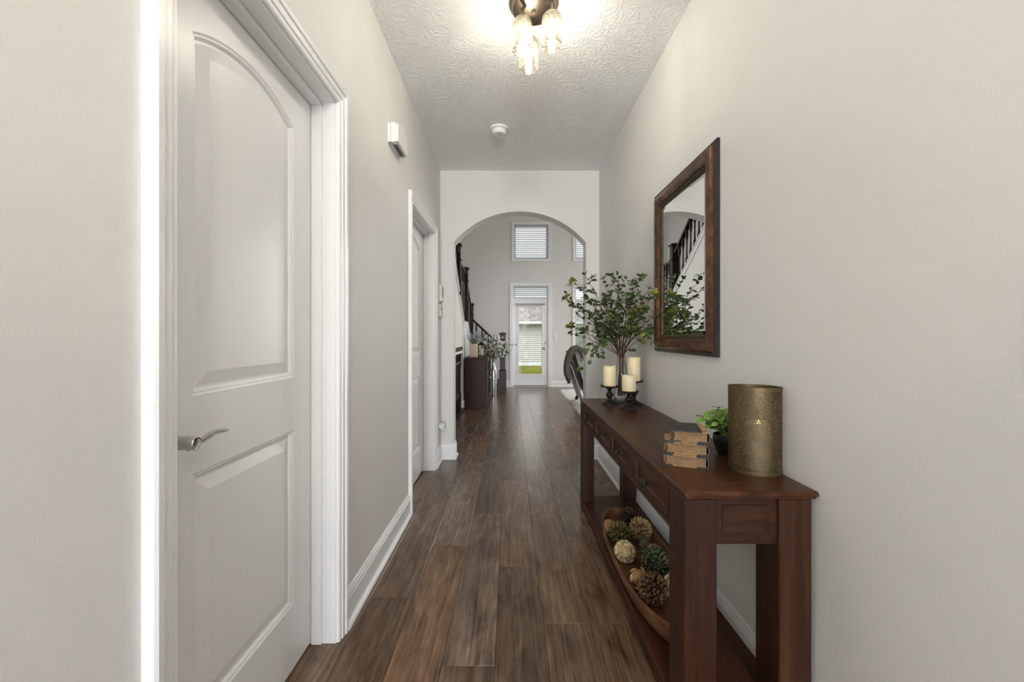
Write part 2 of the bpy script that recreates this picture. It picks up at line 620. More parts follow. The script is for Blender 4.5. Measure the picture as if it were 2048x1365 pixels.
    def mesh(s, name, m, smooth=False, org=(0, 0, 0), angle=None, recalc=True):
        me = bpy.data.meshes.new(name)
        ox, oy, oz = org
        me.from_pydata([(x - ox, y - oy, z - oz) for x, y, z in s.v], [], s.f)
        if recalc:
            bm = bmesh.new()
            bm.from_mesh(me)
            bmesh.ops.recalc_face_normals(bm, faces=bm.faces)
            bm.to_mesh(me)
            bm.free()
        me.materials.append(m)
        if smooth:
            me.shade_smooth()
            if angle:
                me.set_sharp_from_angle(angle=math.radians(angle))
        return me

    def obj(s, name, m, parent=None, smooth=False, angle=35, loc=None, recalc=True):
        """one mesh object; vertices are given in world space"""
        org = loc if loc is not None else (0, 0, 0)
        porg = ORG.get(parent.name, (0, 0, 0)) if parent else (0, 0, 0)
        if parent and loc is None:
            org = porg
        me = s.mesh(name, m, smooth, org, angle, recalc)
        o = bpy.data.objects.new(name, me)
        C.objects.link(o)
        if parent:
            o.parent = parent
            o.location = Vector(org) - Vector(porg)
        else:
            o.location = org
        ORG[o.name] = tuple(org)
        return o


def thing(name, label, cat, loc, group=None):
    o = bpy.data.objects.new(name, None)
    o.empty_display_size = 0.05
    o.location = loc
    C.objects.link(o)
    ORG[o.name] = tuple(loc)
    tag(o, label, cat, group)
    return o


def tag(o, label, cat, group=None):
    o['label'] = label
    o['category'] = cat
    if group:
        o['group'] = group
    return o


def struct(o, label=None, cat=None):
    o['kind'] = 'structure'
    if label:
        o['label'] = label
    if cat:
        o['category'] = cat
    return o


def sroot(name, loc, label=None, cat=None):
    o = bpy.data.objects.new(name, None)
    o.empty_display_size = 0.05
    o.location = loc
    C.objects.link(o)
    ORG[o.name] = tuple(loc)
    return struct(o, label, cat)


def put_copy(proto, parent, mtx):
    o = proto.copy()
    C.objects.link(o)
    o.parent = parent
    o.matrix_local = mtx
    return o


# ------------------------------------------------------------------ the shell
XL, XR = -0.662, 0.847          # hall walls
YA, YA2 = 3.80, 3.95            # arch wall
YB = 9.228                      # back wall of the great room
ZC = 2.74
XS = -0.76                      # side of the stairs
GX0, GX1, GZ = -1.95, 4.5, 5.4  # great room
YF = -6.0                       # front wall behind the camera


def panel_wall(name, axis, t0, t1, a0, a1, z0, z1, holes, m, label):
    """wall slab (thickness along axis) with rectangular holes, as boxes between the break lines"""
    b = B()
    br = sorted(set([a0, a1] + [h[0] for h in holes] + [h[1] for h in holes]))
    for p, q in zip(br[:-1], br[1:]):
        mid = (p + q) / 2
        cuts = sorted([(h[2], h[3]) for h in holes if h[0] <= mid <= h[1]])
        z = z0
        for (c0, c1) in cuts + [(z1, z1)]:
            if c0 > z + 1e-6:
                if axis == 0:
                    b.box(t0, t1, p, q, z, c0)
                else:
                    b.box(p, q, t0, t1, z, c0)
            z = max(z, c1)
    o = b.obj(name, m)
    return struct(o, label, 'wall')


D1 = (0.785, 1.520)
D2 = (2.672, 3.468)
DH = 2.062
panel_wall('wall_left', 0, XL - 0.15, XL, YF, YA, 0, ZC + 0.1, [(*D1, 0, DH), (*D2, 0, DH)], M['wall'], 'pale greige left hallway wall with two white doors')
struct(B().box(XL - 0.35, XL - 0.30, YF, YA, 0, ZC + 0.1).obj('wall_light_block', M['wall']), 'unseen slab added behind the left doors to block light', 'wall')  # unseen slab, added to stop outside light leaking round the doors
panel_wall('wall_right', 0, XR, XR + 0.15, YF, YA, 0, ZC + 0.1, [], M['wall'], 'pale greige right hallway wall behind the console table')
panel_wall('wall_front', 1, YF - 0.15, YF, XL - 0.15, XR + 0.15, 0, ZC + 0.1, [(-0.62, 0.75, 0, 2.45)], M['wall'], 'entrance wall with the front door opening')
struct(B().box(XL - 0.15, XR + 0.15, YF - 0.15, YA, ZC, ZC + 0.1).obj('ceiling', M['ceiling']), 'white stomp-textured hallway ceiling', 'ceiling')
# arch wall
ax0, ax1, zs, za = -0.537, 0.722, 2.055, 2.352
hw = (ax1 - ax0) / 2
rise = za - zs
rad = (hw * hw + rise * rise) / (2 * rise)
axc = (ax0 + ax1) / 2
a_s = math.asin(hw / rad)
arc = [(axc + rad * math.sin(t), za - rad + rad * math.cos(t)) for t in [-a_s + 2 * a_s * i / 36 for i in range(37)]]
poly = [(GX0, 0), (ax0, 0)] + arc + [(ax1, 0), (GX1, 0), (GX1, GZ), (GX0, GZ)]
b = B()
vsn = len(poly)
b.prism(poly, 1, YA, YA2)
wa = b.obj('wall_arch', M['wall'])
struct(wa, 'pale wall with the arched opening at the end of the hallway', 'wall')
# great room
UW1 = (0.100, 0.876, 2.957, 3.742)
UW2 = (1.512, 2.290, 2.957, 3.742)
LW = (1.505, 2.450, 0.62, 2.295)
DR = (0.062, 0.882, 0.0, 2.332)
panel_wall('wall_back', 1, YB, YB + 0.16, GX0, GX1, -0.05, GZ, [UW1, UW2, LW, DR, (2.62, 4.28, 0.3, 4.7)], M['wall'], 'tall grey back wall with patio door and windows')
panel_wall('wall_great_left', 0, GX0 - 0.15, GX0, YA, YB + 0.16, -2.8, GZ, [], M['wall'], 'great room wall beyond the stairs')
panel_wall('wall_great_right', 0, GX1, GX1 + 0.15, YA, YB + 0.16, -0.05, GZ, [(4.5, 6.3, 0.5, 4.9), (6.8, 8.7, 0.5, 4.9)], M['wall'], 'great room wall with tall windows')
struct(B().box(GX0 - 0.15, GX1 + 0.15, YA, YB + 0.16, GZ, GZ + 0.1).obj('ceiling_great_room', M['ceiling']), 'high great room ceiling', 'ceiling')

# floor: subfloor and planks
fb = B()
fb.box(XL - 0.15, XR + 0.15, YF - 0.15, YA2, -0.06, -0.005)
fb.box(XS - 0.02, GX1, YA2, YB + 0.16, -0.06, -0.005)
fb.box(GX0, XS - 0.02, 6.40, YB + 0.16, -0.06, -0.005)
floor = fb.obj('floor', M['slab'])
struct(floor, 'dark brown wood plank floor running down the hallway', 'floor')
PW, PL = 0.189, 1.213
PX0 = -0.053
joints = {0: 2.022, -1: 1.414, 1: 1.624, -3: 1.782, -2: 2.226, 2: 2.268, -4: 1.15, 3: 1.35, 4: 1.95}
pm = {}


def plank(x0, x1, y0, y1):
    key = (round(x1 - x0, 4), round(y1 - y0, 4))
    if key not in pm:
        bb = B().box(-key[0] / 2 + 0.0004, key[0] / 2 - 0.0004, -key[1] / 2 + 0.0004, key[1] / 2 - 0.0004, -0.005, 0, 0.0012)
        pm[key] = bb.mesh('plank', M['floor'])
    o = bpy.data.objects.new('plank', pm[key])
    C.objects.link(o)
    o.parent = floor
    o.location = ((x0 + x1) / 2, (y0 + y1) / 2, 0)


for k in range(-4, 24):
    x0 = PX0 + PW * k
    x1 = x0 + PW
    hall = not (x1 < XL or x0 > XR)
    ys = (-0.3 if k >= -4 else 0.7) if hall else YA2
    j = joints.get(k, random.uniform(1.0, 2.2))
    first = j
    while first > ys:
        first -= PL
    y = first
    while y < YB:
        q0 = max(y, ys)
        q1 = min(y + PL, YB)
        xa, xb = x0, x1
        if q1 > YA2:
            xa = max(xa, -0.765)
        else:
            xa = max(xa, XL - 0.14)
            xb = min(xb, XR + 0.06)
        xb = min(xb, GX1)
        if q1 - q0 > 0.03 and xb - xa > 0.02:
            plank(xa, xb, q0, q1)
        y += PL

# baseboards with shoe moulding
BP = [(0, 0), (.028, 0), (.0275, .008), (.024, .015), (.018, .019), (.014, .020), (.014, .104), (.0115, .108), (.0115, .118), (.008, .124), (.006, .134), (0, .138)]


def base(name, axis, wall, sgn, a0, a1):
    if axis == 1:      # runs along y on a wall x = wall, proud towards sgn
        b = B().prism([(wall + sgn * w, z) for w, z in BP], 1, a0, a1)
    else:
        b = B().prism([(wall + sgn * w, z) for w, z in BP], 0, a0, a1)
    return struct(b.obj(name, M['trim']), None, None)


CW = 0.066
base('baseboard_left', 1, XL, 1, YF, D1[0] - CW + 0.002)
base('baseboard_left', 1, XL, 1, D1[1] + CW - 0.004, D2[0] - CW + 0.004)
base('baseboard_left', 1, XL, 1, D2[1] + CW - 0.004, YA)
base('baseboard_arch', 0, YA, -1, XL, ax0 + 0.028)
base('baseboard_arch', 1, ax0, 1, YA - 0.028, YA2)
base('baseboard_arch', 0, YA, -1, ax1 - 0.028, XR)
base('baseboard_arch', 1, ax1, -1, YA - 0.028, YA2)
base('baseboard_right', 1, XR, -1, YF, YA)
base('baseboard_back', 0, YB, -1, -0.30, -0.003)
base('baseboard_back', 0, YB, -1, 0.948, GX1)

# ------------------------------------------------------------------ doors
CP = [(0, -0.002), (0, .010), (.005, .014), (.018, .014), (.021, .018), (.040, .019), (.044, .024), (.058, .025), (.064, .021), (CW, .016), (CW, -0.002)]


def hall_door(n, y0, y1, label, pan):
    """two-panel arch-top door, closed on the far side of its jamb"""
    xf = -0.7515
    zt = 2.045
    r = sroot('door_%d' % n, (xf, (y0 + y1) / 2, 0), label, 'door')
    ly0, ly1 = y0 + 0.012, y1 - 0.006
    p0, p1 = pan
    low = [(p0, .235), (p1, .235), (p1, .838), (p0, .838)]
    ms, mp_ = 1.889, 1.952
    hw_ = (p1 - p0) / 2
    rr = (hw_ ** 2 + (mp_ - ms) ** 2) / (2 * (mp_ - ms))
    aa = math.asin(hw_ / rr)
    up = [(p0, 1.023), (p1, 1.023)] + [((p0 + p1) / 2 + rr * math.sin(t), mp_ - rr + rr * math.cos(t)) for t in [aa - 2 * aa * i / 24 for i in range(25)]]
    # leaf with two openings
    bm = bmesh.new()

    def loop(pts, x):
        vv = [bm.verts.new((x, a, z)) for a, z in pts]
        return vv, [bm.edges.new((vv[i], vv[(i + 1) % len(vv)])) for i in range(len(vv))]
    outer = [(ly0, 0.012), (ly1, 0.012), (ly1, zt), (ly0, zt)]
    ov, oe = loop(outer, xf)
    lv, le = loop(low, xf)
    uv, ue = loop(up, xf)
    bmesh.ops.triangle_fill(bm, use_beauty=True, use_dissolve=False, edges=oe + le + ue, normal=(1, 0, 0))
    bv = [bm.verts.new((xf - 0.035, a, z)) for a, z in outer]
    bm.faces.new(bv)
    for i in range(4):
        bm.faces.new((ov[i], ov[(i + 1) % 4], bv[(i + 1) % 4], bv[i]))
    bmesh.ops.recalc_face_normals(bm, faces=bm.faces)
    me = bpy.data.meshes.new('door_leaf')
    for v in bm.verts:
        v.co -= r.location
    bm.to_mesh(me)
    bm.free()
    me.materials.append(M['trim'])
    leaf = bpy.data.objects.new('door_leaf', me)
    C.objects.link(leaf)
    leaf.parent = r
    ORG[leaf.name] = tuple(r.location)
    steps = [(0, 0), (.005, -.004), (.009, -.004), (.016, -.012), (.022, -.012), (.052, -.003), (.056, -.002)]
    for pts in (low, up):
        bb = B()
        vs = []
        m_ = len(pts)
        for d, x in steps:
            if pts is low:
                q_ = [(p0 + d, .235 + d), (p1 - d, .235 + d), (p1 - d, .838 - d), (p0 + d, .838 - d)]
            else:
                ad = math.asin((hw_ - d) / (rr - d))
                q_ = [(p0 + d, 1.023 + d), (p1 - d, 1.023 + d)] + [((p0 + p1) / 2 + (rr - d) * math.sin(t), mp_ - rr + (rr - d) * math.cos(t)) for t in [ad - 2 * ad * i / 24 for i in range(25)]]
            vs += [(xf + x, a, z) for a, z in q_]
        fs = []
        for i in range(len(steps) - 1):
            for k in range(m_):
                fs.append((i * m_ + k, i * m_ + (k + 1) % m_, (i + 1) * m_ + (k + 1) % m_, (i + 1) * m_ + k))
        fs.append(tuple(range((len(steps) - 1) * m_, len(steps) * m_)))
        bb.add(vs, fs)
        po = bb.obj('door_panel', M['trim'], leaf)
        # normals must face the hall
        if po.data.polygons[-1].normal.x < 0:
            po.data.flip_normals()
    # jamb and stop
    jb = B()
    jb.box(XL - 0.15, XL + 0.001, y0 - 0.004, y0 + 0.010, 0, DH)
    jb.box(XL - 0.15, XL + 0.001, y1 - 0.004, y1 + 0.004, 0, DH)
    jb.box(XL - 0.15, XL + 0.001, y0 - 0.004, y1 + 0.004, zt + 0.004, DH + 0.004)
    jb.obj('jamb', M['trim'], r)
    sb = B()
    sb.box(xf + 0.001, xf + 0.040, y1 - 0.013, y1 - 0.003, 0, zt + 0.002, 0.002)
    sb.box(xf + 0.001, xf + 0.040, y0 + 0.010, y0 + 0.020, 0, zt + 0.002, 0.002)
    sb.box(xf + 0.001, xf + 0.040, y0 + 0.010, y1 - 0.003, zt - 0.010, zt + 0.004, 0.002)
    sb.obj('door_stop', M['trim'], r)
    # lever handle
    hy, hz = y0 + 0.070, 0.936
    hb = B().lathe([(.032, xf), (.032, xf + .006), (.028, xf + .010), (.013, xf + .012), (.013, xf + .035), (.0145, xf + .04), (.0145, xf + .080), (.0125, xf + .083), (.0105, xf + .082), (.009, xf + .078), (0.0001, xf + .0785)],
                   (0, hy, hz), 28, 0)
    ho = hb.obj('door_handle', M['nickel'], r, True)
    lv_ = B()
    N = 18
    vs = []
    for i in range(N + 1):
        t = i / N
        y = hy + 0.004 + 0.118 * t
        z = hz - 0.010 + 0.016 * (0.5 - 0.5 * math.cos(min(1, t * 1.5) * PI)) - 0.004 * max(0, t - .6) / .4
        wx = 0.0105 * (1 - 0.25 * t) if t < .93 else 0.006
        th = 0.0055 * (1 - 0.55 * t)
        tilt = 0.9 * (1 - t) * 0.9 - 0.25
        xc = xf + 0.067 - 0.006 * t
        for (du, dv) in ((-1, -1), (0, -1.2), (1, -1), (1, 1), (0, 1.2), (-1, 1)):
            ux, uz = math.cos(tilt), -math.sin(tilt)
            vs.append((xc + du * wx * ux - dv * th * uz * 0.5, y, z + du * wx * uz * -1 + dv * th * ux))
    fs = []
    for i in range(N):
        for k in range(6):
            fs.append((i * 6 + k, i * 6 + (k + 1) % 6, (i + 1) * 6 + (k + 1) % 6, (i + 1) * 6 + k))
    fs += [tuple(range(6)), tuple(range(N * 6, N * 6 + 6))]
    lv_.add(vs, fs).obj('lever', M['nickel'], ho, True, 60)
    # casing
    c = B().casing(y0 - 0.001, y1 + 0.001, 0, DH - 0.006, CP, lambda a, z, w: (XL + w, a, z))
    return struct(c.obj('trim_%d' % n, M['trim']), 'white moulded casing around the %s' % ('near left door' if n == 1 else 'farther left door'), 'trim')


hall_door(1, *D1, 'white two-panel arch-top door with satin lever, nearest on the left', (0.9475, 1.390))
hall_door(2, *D2, 'white two-panel arch-top door farther down the left wall', (2.80, 3.335))

# ------------------------------------------------------------------ patio door and windows in the back wall
WP = [(0, -0.002), (0, .012), (.006, .016), (.05, .018), (.056, .022), (.066, .020), (.068, .012), (.068, -0.002)]
back = lambda a, z, w: (a, YB - w, z)


def blinds(parent, x0, x1, z0, z1, y, pitch, width, tilt, rail=True):
    w = x1 - x0
    if rail:
        B().box(x0 + .004, x1 - .004, y - .022, y + .022, z1 - .045, z1 - .003, .003).obj('headrail', M['slat'], parent)
        z1 -= .05
    bb = B()
    n = 4
    for i in range(n + 1):
        u = -width / 2 + width * i / n
        c = 0.003 * (1 - (2 * i / n - 1) ** 2)
        bb.add([(-w / 2 + .005, u, c - .001), (w / 2 - .005, u, c - .001), (w / 2 - .005, u, c + .0015), (-w / 2 + .005, u, c + .0015)], [])
    for i in range(n):
        a, c = i * 4, i * 4 + 4
        for k in range(4):
            bb.f.append((a + k, a + (k + 1) % 4, c + (k + 1) % 4, c + k))
    bb.f += [(0, 1, 2, 3), (n * 4, n * 4 + 1, n * 4 + 2, n * 4 + 3)]
    me = bb.mesh('slat', M['slat'])
    porg = Vector(ORG[parent.name])
    z = z1 - pitch / 2
    while z > z0 + .02:
        o = bpy.data.objects.new('slat', me)
        C.objects.link(o)
        o.parent = parent
        o.location = Vector(((x0 + x1) / 2, y, z)) - porg
        o.rotation_euler = (tilt, 0, 0)
        z -= pitch
    B().box(x0 + .006, x1 - .006, y - .018, y + .018, z0 + .002, z0 + .018, .003).obj('bottom_rail', M['slat'], parent)
    for fx in (0.09, 0.91):
        B().tube([(x0 + w * fx, y - width * .45, z1), (x0 + w * fx, y - width * .45, z0)], .0012, 5).obj('ladder_cord', M['white'], parent)


def window(n, h, label, pitch, tilt, width=.046):
    x0, x1, z0, z1 = h
    r = sroot('window_%d' % n, ((x0 + x1) / 2, YB, z0), label, 'window')
    B().ring(x0, x1, z0, z1, WP, back).obj('window_casing', M['trim'], r)
    B().ring(x0 + .03, x1 - .03, z0 + .03, z1 - .03, [(0, -.13), (0, -.09), (.03, -.09), (.03, -.13)], back).obj('window_frame', M['trim'], r)
    B().box(x0 + .02, x1 - .02, YB + .108, YB + .114, z0 + .02, z1 - .02).obj('pane', M['glass'], r)
    blinds(r, x0, x1, z0, z1, YB + .04, pitch, width, tilt)
    return r


window(1, UW1, 'square upper window with closed white blinds above the patio door', .043, math.radians(47))
window(2, UW2, 'upper window with white blinds, partly cut off by the arch', .043, math.radians(47))
window(3, LW, 'tall lower window with open blinds beside the leafy branches', .043, math.radians(22))

d3 = sroot('door_3', (0.47, YB, 0), 'white patio door with full-height glass and blinds transom', 'door')
B().casing(DR[0], DR[1], 0, DR[3], WP, back).obj('door_casing', M['trim'], d3)
fr = B()
fr.box(DR[0], DR[0] + .016, YB, YB + .14, 0, DR[3])
fr.box(DR[1] - .016, DR[1], YB, YB + .14, 0, DR[3])
fr.box(DR[0] + .016, DR[1] - .016, YB, YB + .14, DR[3] - .012, DR[3])
fr.box(DR[0] + .016, DR[1] - .016, YB + .004, YB + .14, 2.034, 2.062)
fr.obj('door_frame', M['trim'], d3)
lx0, lx1, lz0, lz1 = 0.079, 0.865, 0.028, 2.032
gx0, gx1, gz0, gz1 = 0.195, 0.745, 0.272, 1.850
lf = B()
yl0, yl1 = YB + .02, YB + .062
lf.box(lx0, gx0, yl0, yl1, lz0, lz1)
lf.box(gx1, lx1, yl0, yl1, lz0, lz1)
lf.box(gx0, gx1, yl0, yl1, lz0, gz0)
lf.box(gx0, gx1, yl0, yl1, gz1, lz1)
leaf3 = lf.obj('door_leaf', M['trim'], d3)
B().ring(gx0, gx1, gz0, gz1, [(-.012, -.03), (-.012, .006), (-.004, .012), (.018, .012), (.022, 0), (.022, -.03)], lambda a, z, w: (a, yl0 - w, z)).obj('glazing_frame', M['trim'], leaf3)
B().box(gx0, gx1, YB + .038, YB + .044, gz0, gz1).obj('pane', M['glass'], leaf3)
B().box(0.140, 0.805, yl0 - .030, yl0, 1.878, 1.922, .004).obj('shade_headrail', M['grey_plastic'], leaf3)
B().box(lx0, lx1, YB + .01, YB + .07, .005, .026).obj('door_sweep', M['dark_gap'], d3)
B().box(DR[0] + .016, DR[1] - .016, YB - .02, YB + .14, 0, .012, .003).obj('threshold', M['trim'], d3)
for nm, z, prof in (('deadbolt', 1.027, [(.032, 0), (.032, .006), (.026, .012), (.012, .014), (.010, .024), (0.0001, .026)]),
                    ('door_knob', .888, [(.034, 0), (.034, .005), (.026, .010), (.012, .014), (.012, .032), (.024, .040), (.030, .052), (.027, .064), (.014, .070), (.0001, .071)])):
    B().lathe([(r_, yl0 - h_) for r_, h_ in prof], (0.796, 0, z), 20, 1).obj(nm, M['nickel'], leaf3, True)
for z in (.22, 1.03, 1.84):
    B().box(lx0 - .018, lx0 - .004, yl0 - .006, yl0 + .004, z - .05, z + .05, .002).obj('hinge', M['nickel'], d3)
tz0, tz1 = 2.064, 2.318
B().ring(0.105, 0.852, tz0 + .02, tz1 - .02, [(0, -.10), (0, -.06), (.026, -.06), (.026, -.10)], back).obj('transom_frame', M['trim'], d3)
B().box(0.10, 0.86, YB + .08, YB + .086, tz0 + .01, tz1 - .01).obj('transom_pane', M['glass'], d3)
blinds(d3, 0.082, 0.862, tz0, tz1, YB + .035, .043, .048, math.radians(52))

sw = thing('light_switch', 'white light switch on the grey wall beside the patio door', 'switch', (1.044, YB, 1.15))
B().box(1.006, 1.084, YB - .007, YB, 1.086, 1.214, .003).obj('switch_plate', M['white'], sw)
for sx in (1.026, 1.062):
    B().box(sx - .013, sx + .013, YB - .012, YB - .005, 1.122, 1.178, .002).obj('rocker', M['white'], sw)
cr = thing('curtain_rod', 'slim nickel curtain rod with ball finial above the lower window', 'curtain rod', (1.338, YB - .07, 2.353))
B().tube([(1.365, YB - .07, 2.353), (2.62, YB - .07, 2.353)], .009, 10).obj('rod', M['nickel'], cr, True)
B().ball((1.338, YB - .07, 2.353), .027, 14, 8).obj('finial', M['nickel'], cr, True)
for x in (1.43, 2.54):
    B().tube([(x, YB, 2.345), (x, YB - .06, 2.342), (x, YB - .07, 2.348)], .006, 8).obj('bracket', M['nickel'], cr)

# ------------------------------------------------------------------ hallway fixtures
sd = thing('smoke_detector', 'round white smoke detector on the textured ceiling', 'smoke detector', (-0.083, 3.03, ZC))
B().lathe([(.070, ZC), (.070, ZC - .012), (.066, ZC - .016), (.058, ZC - .017)], (-.083, 3.03, 0), 36).obj('base_ring', M['white'], sd, True)
B().lathe([(.056, ZC - .014), (.057, ZC - .022), (.054, ZC - .038), (.046, ZC - .048), (.020, ZC - .052), (.0001, ZC - .052)], (-.083, 3.03, 0), 36).obj('cover', M['white'], sd, True)
B().lathe([(.008, ZC - .050), (.008, ZC - .055), (.0001, ZC - .056)], (-.078, 3.012, 0), 12).obj('test_button', M['grey_plastic'], sd, True)

chm = thing('door_chime', 'white plastic door chime box high on the left wall', 'door chime', (XL, 2.27, 2.23))


def chime_poly(d):
    y0, y1, z0, z1 = 2.17 - d, 2.372 + d, 2.222 - d, 2.325 + d
    pts = [(y0, z0), (y1, z0), (y1, z1)]
    for i in range(1, 12):
        t = i / 12
        pts.append((y1 + (y0 - y1) * t, z1 + .030 * math.sin(PI * t)))
    pts.append((y0, z1))
    return pts


for nm, x0_, x1_, d in (('backplate', XL, XL + .014, 0.0), ('cover', XL + .017, XL + .042, .001), ('face', XL + .045, XL + .055, -.004)):
    B().prism(chime_poly(d), 0, x0_, x1_).obj(nm, M['white'], chm)
B().prism(chime_poly(-.006), 0, XL + .012, XL + .047).obj('sound_vent', M['white'], chm)
for i in range(5):
    B().box(XL + .019 + i * .0048, XL + .0215 + i * .0048, 2.20, 2.345, 2.2195, 2.2212).obj('vent_slot', M['dark_gap'], chm)

kp = thing('security_keypad', 'white alarm keypad with grey screen on the left wall by the arch', 'keypad', (XL, 3.735, 1.47))
B().box(XL, XL + .012, 3.672, 3.790, 1.480, 1.646, .003).obj('backplate', M['white'], kp)
B().box(XL + .012, XL + .032, 3.676, 3.786, 1.486, 1.640, .006).obj('body', M['white'], kp)
B().box(XL + .032, XL + .0335, 3.690, 3.772, 1.530, 1.625).obj('screen', M['grey_plastic'], kp)
for i in range(3):
    B().box(XL + .032, XL + .0345, 3.694 + i * .028, 3.712 + i * .028, 1.500, 1.516, .001).obj('key', M['white'], kp)
th_ = thing('thermostat', 'small white thermostat below the alarm keypad', 'thermostat', (XL, 3.70, 1.34))
B().box(XL, XL + .010, 3.668, 3.752, 1.338, 1.466, .003).obj('backplate', M['white'], th_)
B().box(XL + .010, XL + .024, 3.673, 3.747, 1.343, 1.461, .005).obj('cover', M['white'], th_)
B().box(XL + .024, XL + .0255, 3.685, 3.735, 1.405, 1.440).obj('display', M['grey_plastic'], th_)
ol = thing('wall_outlet', 'white wall outlet low on the left wall by the arch', 'outlet', (XL, 3.66, .36))
B().box(XL, XL + .006, 3.625, 3.700, .305, .425, .002).obj('cover_plate', M['white'], ol)
for z in (.338, .392):
    B().box(XL + .006, XL + .008, 3.645, 3.680, z - .018, z + .018, .001).obj('socket', M['white'], ol)
af = thing('air_freshener', 'white plug-in air freshener in the wall outlet', 'air freshener', (XL + .01, 3.665, .34))
B().box(XL + .008, XL + .030, 3.648, 3.682, .318, .372, .006).obj('plug_body', M['white'], af)
B().box(XL + .030, XL + .062, 3.644, 3.688, .300, .360, .010).obj('bottle', M['white'], af)
B().box(XL + .036, XL + .058, 3.650, 3.682, .359, .369, .004).obj('cap', M['white'], af)

# ceiling light with three seeded glass jars
def jar_light(LC, label, watts):
    cl = thing('ceiling_light', label, 'ceiling light', (LC[0], LC[1], ZC), 'bronze jar ceiling lights')
    B().lathe([(.113, ZC), (.115, ZC - .006), (.115, ZC - .014), (.110, ZC - .017), (.110, ZC - .022), (.104, ZC - .026), (.100, ZC - .034), (.030, ZC - .040), (.0001, ZC - .040)], (*LC, 0), 48).obj('canopy', M['bronze'], cl, True)
    B().lathe([(.008, ZC - .038), (.008, ZC - .050), (.004, ZC - .055), (.0001, ZC - .055)], (LC[0], LC[1], 0), 14).obj('finial', M['bronze'], cl, True)
    JZ = 2.486
    glow = plain('lamp_bulb', (1, 1, 1), 0.3, emit=(0.89, 0.91, 1.0), es=watts)
    for (dx, dy) in ((-.055, -.035), (.078, -.065), (-.020, .085)):
        jx, jy = LC[0] + dx, LC[1] + dy
        B().tube([(jx + (LC[0] - jx) * .25, jy + (LC[1] - jy) * .25, ZC - .036), (jx, jy, ZC - .062), (jx, jy, JZ + .15)], .008, 10).obj('stem', M['bronze'], cl, True)
        B().lathe([(.024, JZ + .152), (.026, JZ + .149), (.026, JZ + .146), (.017, JZ + .145), (.017, JZ + .112), (.0001, JZ + .112)], (jx, jy, 0), 20).obj('socket', M['bronze'], cl, True)
        prof = [(.026, JZ + .146), (.036, JZ + .142), (.0445, JZ + .128), (.047, JZ + .110), (.0475, JZ + .004), (.0478, JZ), (.0455, JZ), (.0450, JZ + .004), (.0445, JZ + .108), (.042, JZ + .124), (.034, JZ + .138), (.026, JZ + .142)]
        B().lathe(prof, (jx, jy, 0), 32, cap=False).obj('glass_shade', M['seeded'], cl, True)
        B().lathe([(.009, JZ + .116), (.010, JZ + .106), (.014, JZ + .085), (.016, JZ + .060), (.014, JZ + .036), (.008, JZ + .024), (.0001, JZ + .022)], (jx, jy, 0), 16).obj('bulb', glow, cl, True)


jar_light((0.112, 1.885), 'bronze ceiling light with three seeded glass jar shades', 68)
# twin fixture added out of view behind the camera to brighten the near walls
jar_light((0.112, -1.00), 'unseen matching bronze jar light added behind the camera as fill', 450)

# ------------------------------------------------------------------ mirror
mr = thing('wall_mirror', 'tall mirror in a burnished brown frame hung on the right wall', 'mirror', (XR, 1.955, 1.08))
MY0, MY1, MZ0, MZ1 = 1.613, 2.300, 1.080, 1.968
rt = lambda a, z, w: (XR - w, a, z)
fw = .092
iy0, iy1, iz0, iz1 = MY0 + fw, MY1 - fw, MZ0 + fw, MZ1 - fw
B().ring(iy0, iy1, iz0, iz1, [(fw - .014, 0), (fw - .014, .019), (fw - .010, .020), (fw - .006, .017), (fw - .003, .013), (fw, .011), (fw, 0)], rt).obj('outer_edge', M['frame_dark'], mr, True, 30)
pr = [(.018, .004)] + [(.018 + (fw - .033) * t, .014 + .020 * math.sin(PI * (0.12 + .80 * t))) for t in [i / 10 for i in range(11)]] + [(fw - .015, .004)]
B().ring(iy0, iy1, iz0, iz1, pr, rt).obj('frame', M['frame'], mr, True, 40)
B().ring(iy0, iy1, iz0, iz1, [(-.001, .004), (-.001, .010), (.002, .012), (.016, .016), (.019, .020), (.019, .004)], rt).obj('gilt_lip', M['frame_gilt'], mr, True, 30)
# beaded inner lip
bd = B()
nY, nZ = 66, 92
for i in range(nY):
    y = iy0 + (iy1 - iy0) * (i + .5) / nY
    for z in (iz0 - .008, iz1 + .008):
        bd.ball((XR - .0140, y, z), .0042, 6, 4)
for i in range(nZ):
    z = iz0 + (iz1 - iz0) * (i + .5) / nZ
    for y in (iy0 - .008, iy1 + .008):
        bd.ball((XR - .0140, y, z), .0042, 6, 4)
bo = bd.obj('beading', M['frame_gilt'], mr, True)
bo['kind'] = 'stuff'
bw = .022
B().box(XR - .0085, XR - .004, iy0 + bw, iy1 - bw, iz0 + bw, iz1 - bw).obj('mirror_glass', M['mirror'], mr)
B().ring(iy0 + bw, iy1 - bw, iz0 + bw, iz1 - bw, [(0, .0085), (bw + .002, .0060), (bw + .002, .003), (0, .003)], rt).obj('bevelled_edge', M['mirror'], mr)

